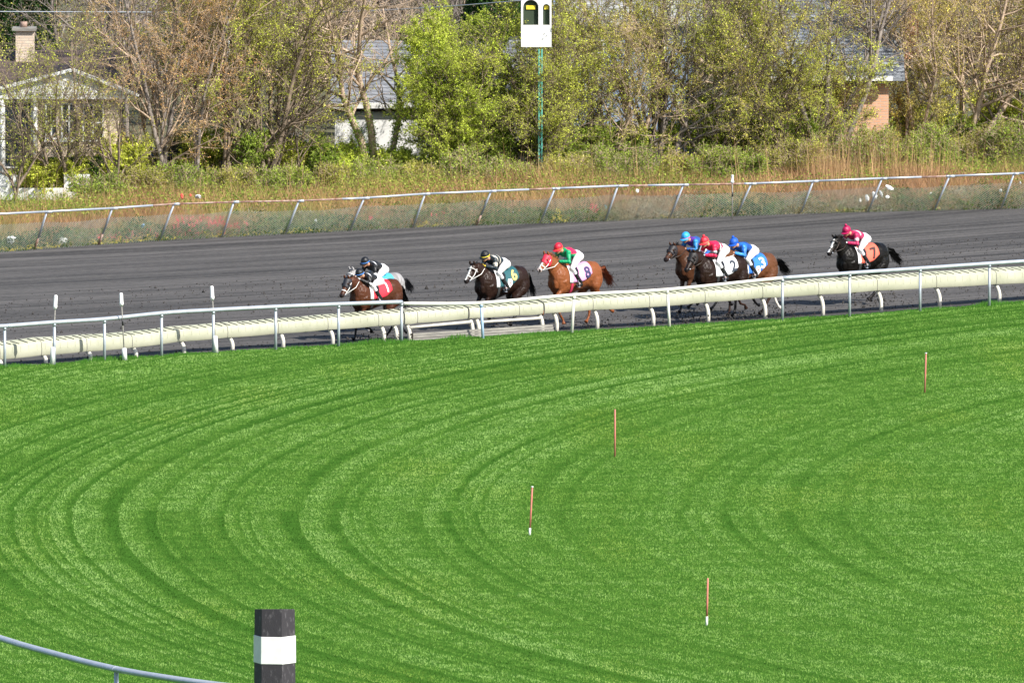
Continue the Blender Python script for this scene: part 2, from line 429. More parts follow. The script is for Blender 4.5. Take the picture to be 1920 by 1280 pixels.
# (x, base y, rail centre y)
silverL = [(-330,714,655),(-95,696,617),(9,689,611),(102,684,604),(196,677,598),(303,669,587),(400,662,581),(517,656,575),(635,650,570),(753,642,566)]
turf_rail('turf_rail', 'silver metal rail on round posts at the left, ending by the first pair of horses', silverL, M['alu'], M['alu'], .062)
whiteM = [(757,642,569),(906,635,568,902,M['blue_paint']),(1072,625,553,1076),(1256,613,543,1251),(1466,601,521)]
turf_rail('turf_rail', 'bent white plastic rail on thin leaning posts between the two silver rails', whiteM, M['rail_white'], M['rail_white'], .055, True, True, postr=.036)
silverR = [(1467,601,521),(1593,594,512),(1725,584,503),(1855,574,494),(1990,564,485),(2130,553,475)]
turf_rail('turf_rail', 'silver metal rail with round posts at the right, below the lone trailing horse', silverR, M['alu'], M['alu'], .062)
# near rail, bottom left: an arc of the same turn
root = empty('turf_rail', at(217,1366), 0, 'silver metal rail curving through the bottom left corner, nearest the camera', 'rail', 'rails along the turf edge')
pts = []; post = []
NR = [(-420,1015),(-250,1095),(-120,1150),(0,1195.5),(110,1227),(217,1253.5),(320,1271),(400,1282),(500,1293),(620,1303)]
pts = interp_line(NR, 1.0, 1.07)
# put one post where the photograph shows it
xx = (217-960)/103.2
ipost = min(range(len(pts)), key=lambda i: abs(pts[i].x-xx))
MB().tube([p-root.location for p in pts], .090, 14, .62).build('top_rail', M['alu'], root, True)
for px,py in ((218,1253.7),(-120,1150),(560,1298.3)):
    b_ = at(px, py, 1.07)
    j = min(range(1,len(pts)-1), key=lambda i: (pts[i]-b_).length); d = (pts[j+1]-pts[j-1]).normalized()*.03
    MB().tube([Vector((b_.x,b_.y,0))-root.location, b_-root.location-Vector((0,0,.02))], .042, 12).build('post', M['alu'], root, True)
    c = b_ - root.location; MB().tube([c-d, c+d], .094, 14, .62).build('rail_joint', M['alu'], root, True)
# ------------------------------------------------------------------ covered safety rail on goose-neck posts
def goosedir(P):
    i = int(np.argmin(np.abs(ex-P.x))); i = min(max(i,1), len(ex)-2)
    d = Vector((ex[i+1]-ex[i-1], ey[i+1]-ey[i-1], 0)).normalized()
    return d, Vector((-d.y, d.x, 0))      # along (to the right), across (towards the track)
CB = [(-300,700),(-100,682),(0,675),(80,667),(162,660),(248,653),(340,641),(428,634),(528,626),(618,619),(714,612),(768,608),(880,598),(893,597),(1010,590),(1035,587.5),(1112,582),(1218,577),(1322,568),(1430,559.5),(1535,553.5),(1645,546),(1756,540),(1868,534),(1980,528),(2200,514)]
CT = [(-300,668),(-100,650),(0,640),(80,631),(250,621),(345,610),(436,603),(528,596),(616,589),(714,581),(768,577),(880,571),(1010,563),(1112,553),(1218,546),(1322,539),(1430,530),(1535,522),(1645,515),(1756,508),(1868,501),(1980,495),(2200,482)]
cbx = [a for a,_ in CB]; cby = [b for _,b in CB]; ctx = [a for a,_ in CT]; cty = [b for _,b in CT]
EBx = [a for a,_ in EDGE]; EBy = [b for _,b in EDGE]
def cover_section(root, xa, xb, seed):
    """one moulded cover panel between photo columns xa..xb"""
    inv = root.location; m = MB(); n = 9; rows = []
    for i in range(n):
        px = xa + (xb-xa)*i/(n-1)
        g = at(px, np.interp(px, EBx, EBy)-2, -.10); d, q = goosedir(g)
        zb = zat(g, np.interp(px, cbx, cby)); zt = zat(g, np.interp(px, ctx, cty)); h = zt-zb
        sag = -.012*math.sin(math.pi*i/(n-1))
        prof = [(.06,zb+.01),(.02,zb+.015),(.0,zb+.05),(-.005,zb+.05+h*.25),(.01,zb+h*.68),(.035,zb+h*.76),(.30,zb+h*.93),(.36,zb+h*.93),(.40,zb+h*.86),(.40,zb+h*.80),(.34,zb+h*.86),(.30,zb+h*.87),(.06,zb+h*.70),(.04,zb+h*.62),(.03,zb+.06)]
        rows.append([Vector((g.x,g.y,0)) + q*(a_+.0) + Vector((0,0,z_+sag)) - inv for a_, z_ in prof])
    k = len(rows[0]); V = [v for r_ in rows for v in r_]
    F = [(i*k+j, (i+1)*k+j, (i+1)*k+(j+1)%k, i*k+(j+1)%k) for i in range(n-1) for j in range(k)]
    F += [tuple(range(k))[::-1], tuple((n-1)*k+j for j in range(k))]
    m.add(V, F)
    s = m; rr = random.Random(seed); ns = max(3, int((xb-xa)/13)); nf0 = len(m.F); dark = []
    for i in range(ns):
        t = (i+.5)/ns*(n-1); a = int(t); f = t-a
        P = [rows[a][j].lerp(rows[min(a+1,n-1)][j], f) for j in range(k)]
        d, q = goosedir(P[5]+inv)
        A = P[5]+Vector((0,0,.008))-q*.005; B2 = P[6]+Vector((0,0,.008)) - d*(.16+rr.uniform(-.05,.05))
        s.bar(A.lerp(B2,.05), A.lerp(B2, rr.uniform(.75,.98)), .022, .012); dark += [1]*6
        s.bar(P[3]-q*.002, P[4]-q*.002+Vector((0,0,-.01)), .016, .007); dark += [0]*6
    o = m.build('cover_panel', M['cover'], root); o.data.materials.append(M['slot'])
    o.data.polygons.foreach_set('use_smooth', [i < nf0 for i in range(len(o.data.polygons))])
    for i, dk in enumerate(dark): o.data.polygons[nf0+i].material_index = dk
    o.modifiers.new('e','EDGE_SPLIT').split_angle = R(40)
    # thin seam at the end of the panel
    E_ = rows[0]
    MB().tube([E_[j]-goosedir(E_[5]+inv)[1]*.003+Vector((0,0,.004 if j>4 else 0)) for j in (1,2,3,4,5,6)], .006, 5).build('seam', M['grey_plank'], o)
    return rows
def goose(root, px, py=None, h=None, base=None):
    g = at(px, np.interp(px, EBx, EBy)-2, -.10) if base is None else base
    d, q = goosedir(g)
    xb = px-9; zb = zat(g, np.interp(xb, cbx, cby))+.03-g.z
    P = [g+Vector((0,0,-.08)), g+Vector((0,0,zb*.45)), g+q*.02+Vector((0,0,zb*.62)), g+q*.07+Vector((0,0,zb*.80)), g+q*.14+Vector((0,0,zb*.93)), g+q*.22+Vector((0,0,zb+.02))]
    o = MB().tube([p-root.location for p in P], [.05,.05,.05,.049,.047,.045], 12).build('goose_post', M['cream_post'], root, True)
    return g
def covered(label, seams, posts):
    g0 = at(seams[0], np.interp(seams[0], EBx, EBy)-5)
    root = empty('covered_rail', g0, 0, label, 'safety rail', 'cream covered safety rail sections beside the track')
    for i in range(len(seams)-1): cover_section(root, seams[i]+.3, seams[i+1]-.3, i)
    for p in posts: goose(root, p)
    return root
covered('longest cream covered safety rail, left section passing the three white-topped poles', [-300,-200,-95,0,78,163,248,337,427,522,615,710,757], [-190,-85,2,86,170,255,345,436,531,624,720,744])
def lowbar(root, x0, x1, y0, y1):
    a = at(x0, np.interp(x0,EBx,EBy)-2,-.1); b = at(x1, np.interp(x1,EBx,EBy)-2,-.1)
    a.z = zat(a, y0); b.z = zat(b, y1)
    MB().tube([a-root.location, b-root.location], .036, 10).build('lower_bar', M['cream_post'], root, True)
c1 = covered('short cream covered rail gate with a lower bar, left of the pale blue post', [759,783,878], [768,886]); lowbar(c1, 768, 884, 614, 603)
c2 = covered('short cream covered rail gate with a lower bar, right of the pale blue post', [880,974,1019], [898,1017]); lowbar(c2, 900, 1015, 604, 596)
covered('cream covered safety rail, right section from the chestnut horse to the lone trailing horse', [1021,1112,1218,1322,1430,1535,1645,1756,1868,1980,2090], [1044,1120,1225,1328,1435,1543,1652,1762,1874,1987])
# grey slatted board lying along the grass edge
a = at(773,640); b = at(1038,623.5)
root = empty('ground_board', a, 0, 'long grey slatted board resting along the grass edge beneath the rail gates', 'board')
d = (b-a); q = Vector((-d.y,d.x,0)).normalized()
for i,(z0,off) in enumerate(((.045,0),(.105,.03),(.165,.06))):
    MB().bar(Vector((0,0,z0))+q*off, d+Vector((0,0,z0+.01))+q*off, .05, .048).build('slat', M['grey_plank'], root)
MB().bar(Vector((.02,0,.1))+q*.06, Vector((.06,0,.1))+q*.06, .1,.19).build('end_block', M['strap_d'], root)
# ------------------------------------------------------------------ distance poles with white caps
def sensor(label, xt, yt, xb, yb, sleeve=22, capL=24, cap_w=.046, taped=False):
    b = at(xb, yb); sc_ = 77.0*(333.6/b.y)
    t = Vector((b.x+(xt-xb)/sc_, b.y, zat(b, yt)))
    root = empty('marker_pole', b, 0, label, 'marker pole', 'thin poles with white caps')
    T = t-b; dn = -T.normalized()
    MB().tube([Vector((0,0,-.05)), T+dn*.1], .016, 8).build('shaft', M['grey_plank'], root, True)
    L_ = capL/sc_
    c = MB().tube([T, T+dn*.02, T+dn*.03, T+dn*L_*.72, T+dn*L_*.74, T+dn*L_*.86, T+dn*L_], [.03,.042,cap_w,cap_w,.052,.050,.03], 14)
    c.build('cap', M['white'], root, True)
    if sleeve:
        S = T*((sleeve+4)/(sc_*T.length))
        MB().tube([Vector((0,0,0)), S*.96, S], [.062,.060,.03], 14).build('sleeve', M['white'], root, True)
    if taped: MB().tube([T*.52, T*.62], .021, 8).build('tape_wrap', M['black'], root, True)
    return root
sensor('thin pole with a white cap, leftmost of the three by the left silver rail', 105,553, 98,684, 30, 27)
sensor('thin taped pole with a white cap, middle of the three by the left silver rail', 227,549, 234,676, 20, 25, taped=True)
sensor('thin leaning pole with a white cap, rightmost of the three by the left silver rail', 397,536, 405,662, 29, 27, taped=True)
sensor('thin pole with a white cap standing at the far wire fence', 1373,328, 1373,413, 0, 16, .036, taped=True)
# ------------------------------------------------------------------ stakes in the turf
def stake(label, xt, yt, xb, yb, white, captop=False):
    b = at(xb, yb); s_ = F_PX*CP/b.y*1.0
    t = Vector(((xt-xb)/s_, 0, zat(b, yt)))
    root = empty('turf_stake', b, 0, label, 'stake', 'red stakes marking the turf course')
    m = MB(); pr = [.019,.021,.019]
    MB().tube([t*(white if white else 0), t*.5, t*.985, t], [.019,.02,.019,.008], 8).build('shaft', M['stake'], root, True)
    if white: MB().tube([Vector((0,0,-.03)), t*white], .023, 8).build('white_foot', M['white'], root, True)
    if captop: MB().tube([t*.975, t*1.0], .026, 8).build('cap', M['white'], root, True)
stake('plain red stake standing in the turf, second from the right, with no white foot', 1153,767, 1153,857, 0)
stake('red leaning stake with white foot and pale cap, leftmost on the turf', 998,911, 993,1003, .15, True)
stake('red stake with a short white foot, nearest the camera at lower right', 1327,1083, 1325,1173, .2)
stake('faded red stake with a pale tip at the far right of the turf', 1736,661, 1734,737, 0, True)
# ------------------------------------------------------------------ black and white furlong pole
s_ = 111.0; Yp = F_PX*CP/s_
px0, pytop = 515, 1137
top = atY(px0, pytop, Yp)
root = empty('furlong_pole', (top.x, Yp, 0), 0, 'big six-sided black pole with a broad white band at the bottom edge', 'furlong pole')
rad = .355; rot = R(-98.5)
def hexring(z, r_):
    # faces: narrow left, wide middle, medium right
    return [Vector((r_*math.cos(rot+R(60)*i+R(30)), r_*math.sin(rot+R(60)*i+R(30)), z)) for i in range(6)]
def hexbody(z0, z1, r0, r1, nm, mt, cap=False):
    A = hexring(z0, r0); B = hexring(z1, r1)
    if cap: B = [Vector((v.x,v.y,v.z-.11*(v.y+.35))) for v in B]
    m = MB().add(A+B, [(i,(i+1)%6,6+(i+1)%6,6+i) for i in range(6)] + [(6,7,8,9,10,11),(5,4,3,2,1,0)])
    o = m.build(nm, mt, root); bevel(o, .006, 2)
Z = top.z
zb0 = atY(px0,1190,Yp).z; zb1 = atY(px0,1241,Yp).z
hexbody(zb0, Z, .352, .345, 'black_top', M['pole_dark'], True)
hexbody(zb1, zb0, .366, .362, 'white_band', M['white'])
hexbody(0, zb1, .37, .354, 'black_shaft', M['pole_dark'])
# ------------------------------------------------------------------ outer wire fence
fb = [64,184,297,414,533,653,772,893,1010,1133,1253,1378,1499,1625,1749,1875]
fb = [-170,-53]+fb+[2000,2120]
ftop = [(-200,414),(0,399),(95,395),(210,389),(325,381),(442,377),(560,375),(680,370),(795,362),(914,357),(1037,352),(1157,347),(1278,345),(1400,343),(1526,338),(1650,333),(1772,329),(1897,324),(2150,312)]
ftx = [a for a,_ in ftop]; fty = [b for _,b in ftop]
FARx = [a for a,_ in FAR]; FARy = [b for _,b in FAR]
g0 = at(fb[0], np.interp(fb[0], FARx, FARy))
fence = empty('wire_fence', g0, 0, 'old chain-link fence with posts leaning over the far edge of the track', 'fence')
tops = []; bases = []
for i, px in enumerate(fb):
    b = at(px, np.interp(px, FARx, FARy)-1.5); sca = F_PX/b.y
    tx = px+28+3*math.sin(i*2.1); t = Vector((b.x+(tx-px)/sca, b.y-.42, 0)); t.z = zat(t, np.interp(tx, ftx, fty)+1.5)
    bases.append(b); tops.append(t)
    rust = i in (2,3,9)
    up = b.lerp(t,.32)
    po = MB().tube([(up if rust else b+Vector((0,0,-.05)))-g0, t-g0], .028, 10).build('post', M['alu'], fence, True)
    if rust: MB().tube([b-g0, up-g0], .030, 10).build('rusty_foot', M['rust'], po, True)
    MB().tube([t-g0+Vector((-.06,0,-.01)), t-g0+Vector((.14,0,0))], .036, 10).build('fitting', M['alu'], po, True)
rusty = ((285,640),(990,1032),(1180,1215),(1290,1392),(1725,1770))
def is_rust(px): return any(u<=px<v for u,v in rusty)
for i in range(len(tops)-1):
    a, b = tops[i], tops[i+1]; pa, pb = fb[i]+28, fb[i+1]+28
    cuts = [0.0]+sorted((e-pa)/(pb-pa) for uv_ in rusty for e in uv_ if pa < e < pb)+[1.0]
    for u0,u1 in zip(cuts,cuts[1:]):
        rs = is_rust(pa+(pb-pa)*(u0+u1)/2)
        MB().tube([a.lerp(b,u0)-g0, a.lerp(b,u1)-g0], .025 if rs else .029, 8).build('top_rail', M['rust'] if rs else M['alu'], fence, True)
# woven wire, one diamond mesh hanging between the posts
wm = []; rr = random.Random(3)
def wirepoly():
    Vs = []; Fs = []
    tot = 0
    for i in range(len(bases)-1):
        b0, b1 = bases[i], bases[i+1]; t0, t1 = tops[i], tops[i+1]
        L_ = (b1-b0).length; H = .80; nW = int(L_/.092)
        u0 = b0 + (t0-b0)*.02 + Vector((0,.06,0)); u1 = b1 + (t1-b1)*.02 + Vector((0,.06,0))
        v0 = b0 + (t0-b0)*.74+ Vector((0,.06,0)); v1 = b1 + (t1-b1)*.74+ Vector((0,.06,0))
        def P(s, h):
            sag = .035*math.sin(math.pi*min(max(s,0),1))*h + .02*math.sin((i+s)*3.3)*h
            bu = .05*math.sin((i*2.7+s*6))*h*(1-h)
            return u0.lerp(u1, s).lerp(v0.lerp(v1, s), h) - Vector((0,bu,sag))
        span = H/L_
        for k in range(-int(span*nW)-1, nW):
            for sg in (1,-1):
                s0 = k/nW; s1 = s0+span
                ha, hb = (0,1) if sg > 0 else (1,0)
                A0 = max(s0,0); B0 = min(s1,1)
                if B0 <= A0: continue
                fa = (A0-s0)/span; fb_ = (B0-s0)/span
                n_ = 4; pts_ = [P(A0+(B0-A0)*j/n_, (ha+(hb-ha)*(fa+(fb_-fa)*j/n_))) for j in range(n_+1)]
                r_ = .0066 if sg > 0 else .0012
                base = len(Vs)
                for p in pts_:
                    p = p-g0
                    Vs += [(p.x, p.y-r_, p.z), (p.x+r_*.85, p.y+r_*.5, p.z-r_*.7), (p.x-r_*.85, p.y+r_*.5, p.z+r_*.7)]
                for j in range(n_):
                    for e in range(3):
                        e2 = (e+1)%3; Fs.append((base+j*3+e, base+j*3+e2, base+j*3+3+e2, base+j*3+3+e))
    return Vs, Fs
Vs, Fs = wirepoly()
M['wire'] = mat('old_wire', (.25,.29,.245), .6, .1, (.42,.47,.41), 3)
link('wire_mesh', npmesh('wire_mesh', np.array(Vs), np.array(Fs)), M['wire'], fence)
# ------------------------------------------------------------------ weeds and flowers behind the fence
def farY(x): return np.interp(x, fx_, fy_)
def blades(name, x, y, h, w, lean, col, matl, label, cat='weeds', z0=0, bias=0):
    n = len(x); a = RG.uniform(0, math.pi, n); la = RG.uniform(0, 2*math.pi, n)
    dx = np.cos(a)*w; dy = np.sin(a)*w
    V = np.empty((n,3,3), np.float32); z = np.full(n, 0.)+z0
    V[:,0] = np.stack([x-dx,y-dy,z],1); V[:,1] = np.stack([x+dx,y+dy,z],1)
    V[:,2] = np.stack([x+np.cos(la)*lean*h+bias*h, y+np.sin(la)*lean*h, z+h],1)
    me = npmesh(name, V.reshape(-1,3), np.arange(3*n).reshape(-1,3)); setcol(me, np.repeat(col, 3, axis=0))
    return tag(link(name, me, matl), kind='stuff', label=label, cat=cat)
def leafcloud(name, P, size, col, matl, label=None, cat=None, parent=None, flat=.0, sharp=True):
    """small folded leaves at points P"""
    n = len(P); a = RG.normal(0,1,(n,3)); a /= np.linalg.norm(a,axis=1)[:,None]
    b = np.cross(a, RG.normal(0,1,(n,3))); b /= np.linalg.norm(b,axis=1)[:,None]
    s = (np.broadcast_to(size,(n,))*RG.uniform(.6,1.35,n))[:,None]
    V = np.empty((n,4,3), np.float32)
    V[:,0] = P-a*s; V[:,1] = P-b*s*.5; V[:,2] = P+a*s; V[:,3] = P+b*s*.5
    me = npmesh(name, V.reshape(-1,3), np.arange(4*n).reshape(-1,4)); setcol(me, np.repeat(col,4,axis=0))
    o = link(name, me, matl, parent)
    if label: tag(o, label, cat, kind='stuff')
    return o
def mixc(cols, t, jit=.18):
    """pick colours along a list by t in 0..1 with brightness jitter"""
    cols = np.array(cols); t = np.clip(t,0,.999)*(len(cols)-1); i = t.astype(int); f = (t-i)[:,None]
    return (cols[i]*(1-f)+cols[i+1]*f)*RG.lognormal(0,jit,len(t))[:,None]
def weeds():
    n = 150000
    x = RG.uniform(-18,19,n); d = RG.uniform(.05,1,n)**1.1*15; y = farY(x)+.15+d
    g = vnoise(x*.5, d*.35, 61)
    dry = np.clip((g*1.2 + .28*vnoise(x*3,d*2,62)) + .06 - .30*np.exp(-((d-.4)/1.2)**2) - .40*np.clip((d-9)/4,0,1) + .18*np.clip(x/10,-.6,1), 0, 1)
    h = RG.uniform(.14,.60,n)*(.55+.9*vnoise(x*.8,d*.5,63)); h[d<1.2] *= .75
    h *= 1+.35*np.clip((d-7)/6,0,1)
    col = mixc([(.09,.16,.03),(.22,.24,.05),(.38,.27,.09),(.46,.27,.12),(.32,.17,.085)], dry+RG.normal(0,.14,n), .3)
    blades('weeds', x, y, h, RG.uniform(.004,.010,n), .55, col, M['straw'], 'dry brown and green weeds on the bank behind the wire fence')
    # dead tall stalks at the right
    n = 1000; x = np.concatenate([RG.normal(9.0,.35,260), RG.normal(10.9,1.0,340), RG.uniform(-15,15,400)]); y = farY(x)+RG.uniform(6,12,n)
    blades('tall_stalks', x, y, RG.uniform(.8,1.9,n), RG.uniform(.006,.011,n), .12, mixc([(.35,.20,.09),(.50,.33,.16)], RG.random(n)), M['straw'], 'tall tan dead stalks standing in front of the bushes')
    # low leafy weeds and litter-coloured tangle close behind the wire
    n = 90000; x = RG.uniform(-18,19,n); y = farY(x)+RG.uniform(.1,3.2,n); z = RG.uniform(.0,.50,n)*(.3+1.2*vnoise(x*1.6,y*1.2,64)**1.5)
    g = vnoise(x*.9,y*.7,65)
    leafcloud('ground_leaves', np.stack([x,y,z],1), .030, mixc([(.02,.06,.012),(.05,.12,.025),(.14,.22,.045),(.22,.19,.10),(.38,.34,.24)], g+RG.normal(0,.15,n), .3), M['leaf'], 'low leafy undergrowth close behind the wire fence', 'undergrowth')
    n = 45000; x = RG.uniform(-18,19,n); y = farY(x)+RG.uniform(6.5,14.5,n); g = vnoise(x*.7,y*.7,66); z = RG.uniform(.05,1,n)*(.15+1.0*g)
    leafcloud('bank_leaves', np.stack([x,y,z],1), .035, mixc([(.10,.19,.03),(.25,.35,.05),(.38,.42,.08)], g+RG.normal(0,.2,n), .25), M['leaf'], 'yellow green leafy undergrowth at the foot of the trees', 'undergrowth')
    # thin arching brambles
    n = 9000; x = RG.uniform(-18,19,n); y = farY(x)+RG.uniform(.3,9,n)
    blades('brambles', x, y, RG.uniform(.25,.75,n), RG.uniform(.003,.006,n), 1.3, mixc([(.10,.06,.04),(.30,.22,.15),(.40,.33,.25)], RG.random(n)), M['straw'], 'tangle of thin arching bare stems behind the wire fence')
weeds()
m_yel = mat('yellow_petals', (.80,.60,.02), .6, 0, (.85,.72,.06), 9); m_red = mat('red_petals', (.70,.03,.05), .5, 0, (.85,.16,.20), 20)
def flowers():
    P = []
    for px0,px1,n,hz in ((0,115,260,.12),(170,300,420,.16),(300,330,60,.1),(385,420,120,.15),(430,640,200,.1),(780,830,140,.12),(1035,1065,260,.3),(1560,1620,60,.08),(540,580,120,.12),(1240,1260,40,.1)):
        for k in range(n):
            px = random.uniform(px0,px1); b = at(px, np.interp(px,FARx,FARy)-2); c = (math.sin(px*.23)+1.2)*.5
            P.append((b.x+random.gauss(0,.03), b.y+random.uniform(.05,.45), random.uniform(.02,hz)*c+.03))
    P = np.array(P); o = leafcloud('yellow_flowers', P, .030, np.ones((len(P),3)), m_yel, 'small yellow flowers along the foot of the wire fence', 'flowers')
    P = []
    for px0,px1,n,z0,z1 in ((178,300,34,.08,.3),(325,425,75,.1,.62),(425,470,16,.15,.4),(1105,1120,16,.25,.5),(690,700,5,.3,.5),(800,835,6,.3,.5)):
        for k in range(n):
            px = random.uniform(px0,px1); b = at(px, np.interp(px,FARx,FARy)-2); z = random.uniform(z0,z1)
            for j in range(7): P.append((b.x+random.gauss(0,.015), b.y+.25+random.gauss(0,.02), z+random.gauss(0,.035)))
    P = np.array(P); leafcloud('red_flowers', P, .026, np.ones((len(P),3)), m_red, 'red flowers among the weeds behind the wire fence', 'flowers')
flowers()
# ------------------------------------------------------------------ litter caught in the weeds
m_lit = mat('litter_plastic', (.72,.72,.70), .4, 0, (.80,.80,.80), 12); m_ltr = mat('litter_red', (.75,.10,.07), .5); m_ltb = mat('litter_blue', (.20,.35,.55), .5)
def crumple(name, px, py, w_, h_, m_, label, cat='litter', off=1.0, z=None):
    xw = (px-960)/F_PX; Yb = 372.
    for _ in range(6): Yb = float(np.interp(xw*Yb, fx_, fy_))+off
    p = atY(px, py, Yb); r = random.Random(int(px*7+py)); mb = MB(); M3 = None
    mb.ball((0,0,0), (w_/2, w_*.35, h_/2), 9, 6)
    mb.V = [tuple(c*(1+r.uniform(-.28,.28)) for c in v) for v in mb.V]
    o = mb.build(name, m_); o.location = p; o.rotation_euler = (r.uniform(-.4,.4), r.uniform(-.6,.6), r.uniform(0,3))
    tag(o, label, cat, 'litter caught behind the wire fence')
    return o
for px,py,w_,h_,l in ((1612,376,.10,.16,'leftmost white bottle in the bright heap of litter behind the fence'),(1626,372,.12,.20,'white bottle second from left in the bright heap of litter'),(1640,366,.12,.22,'tallest white bottle in the middle of the bright litter heap'),(1652,363,.10,.18,'white bottle just right of the tallest one in the litter heap'),(1664,369,.16,.08,'flat white bag at the right end of the bright litter heap'),
    (1668,352,.26,.07,'long pale sheet of plastic above the bright litter heap'),(1672,394,.10,.08,'white scrap low down behind the fence below the bright litter heap'),(1745,363,.08,.10,'small white scrap behind the fence, right of the bright litter heap'),(1876,357,.10,.10,'white scrap beside the rightmost fence post'),(1913,343,.07,.10,'white scrap high behind the fence at the right edge')):
    crumple('plastic_litter', px, py, w_, h_, m_lit, l)
crumple('plastic_litter', 592, 413, .10,.07, m_lit, 'small white crumpled scrap behind the fence below the rusty top rail'); crumple('plastic_litter', 710, 418, .06,.06, m_lit, 'tiny round white scrap behind the middle of the fence')
crumple('plastic_litter', 963, 398, .06,.05, m_lit, 'tiny white scrap behind the fence above the dark bay number six horse'); crumple('plastic_litter', 1195, 358, .10,.10, m_lit, 'white scrap in the brown weeds just under the top rail', off=2.5)
crumple('plastic_litter', 118, 452, .30,.22, m_lit, 'broad whitish bag low behind the fence near the left post'); crumple('plastic_litter', 20, 449, .34,.20, m_lit, 'white bag low behind the fence at the left edge')
crumple('plastic_litter', 1658, 391, .07,.07, m_ltr, 'small orange scrap behind the fence near the bright litter heap'); crumple('plastic_litter', 341, 368, .10,.16, m_ltr, 'upright red scrap above the fence rail at left', off=3)
crumple('plastic_litter', 357, 366, .07,.07, m_ltr, 'small red scrap just right of the upright red one', off=3); crumple('plastic_litter', 372, 369, .25,.10, m_lit, 'white crumpled bag beside the red scraps above the rail', off=3)
crumple('plastic_litter', 268, 423, .14,.08, m_ltb, 'bluish scrap behind the fence at left'); crumple('plastic_litter', 1136, 388, .08,.10, m_ltb, 'pale blue scrap behind the fence next to the red flowers')
# ------------------------------------------------------------------ trees
class Tree:
    def __init__(s, seed): s.r = np.random.default_rng(seed); s.P0=[];s.P1=[];s.R0=[];s.R1=[];s.lv=[]; s.tips=[]
    low = .10
    def branch(s, p, d, L, rad, lv, maxlv, nseg, kids, up, spread, wig, ratio):
        r = s.r; pts = [p]; dirs = [d]; seg = L/nseg
        for i in range(nseg):
            d = d + r.normal(0, wig, 3) + np.array([0,0,up]); d = d/np.linalg.norm(d)
            q = p + d*seg; r0 = rad*(1-.8*i/nseg); r1 = rad*(1-.8*(i+1)/nseg)
            s.P0.append(p); s.P1.append(q); s.R0.append(r0); s.R1.append(r1); s.lv.append(lv)
            p = q; pts.append(p); dirs.append(d)
        if lv >= maxlv:
            s.tips.append((pts[0], pts[-1], L)); 
            if nseg > 1: s.tips[-1] = (pts[len(pts)//2-1 if len(pts) > 2 else 0], pts[-1], L*.7)
            return
        k = kids[lv]
        for i in range(k):
            t0 = s.low if lv == 0 else .12; t = t0 + (.98-t0)*(i+r.random())/k
            t = min(t,.99); j = int(t*nseg); f = t*nseg-j
            b = pts[j]*(1-f)+pts[j+1]*f; dd = dirs[j+1]
            ax = np.cross(dd, r.normal(0,1,3)); ax /= np.linalg.norm(ax)
            a = r.uniform(*spread); nd = dd*math.cos(a)+ax*math.sin(a)
            rr_ = rad*(1-.8*t)*.58
            s.branch(b, nd, L*ratio*(1.15-.6*t)*r.uniform(.75,1.2), max(rr_,.006), lv+1, maxlv, max(2,nseg-2), kids, up*.7, spread, wig*1.15, ratio)
def tubes_np(P0,P1,R0,R1,k):
    P0=np.array(P0);P1=np.array(P1);R0=np.array(R0);R1=np.array(R1); n=len(P0)
    d = P1-P0; d /= np.linalg.norm(d,axis=1)[:,None]+1e-9
    ref = np.where(np.abs(d[:,2:3])<.9, np.array([[0,0,1.]]), np.array([[1.,0,0]]))
    a = np.cross(d,ref); a /= np.linalg.norm(a,axis=1)[:,None]; b = np.cross(d,a)
    V = np.empty((n,2*k,3))
    for j in range(k):
        t=2*math.pi*j/k; o = a*math.cos(t)+b*math.sin(t)
        V[:,j]=P0+o*R0[:,None]; V[:,k+j]=P1+o*R1[:,None]
    f = [(j,(j+1)%k,k+(j+1)%k,k+j) for j in range(k)]
    F = (np.arange(n)*2*k)[:,None,None]+np.array(f)[None]
    return V.reshape(-1,3), F.reshape(-1,4)
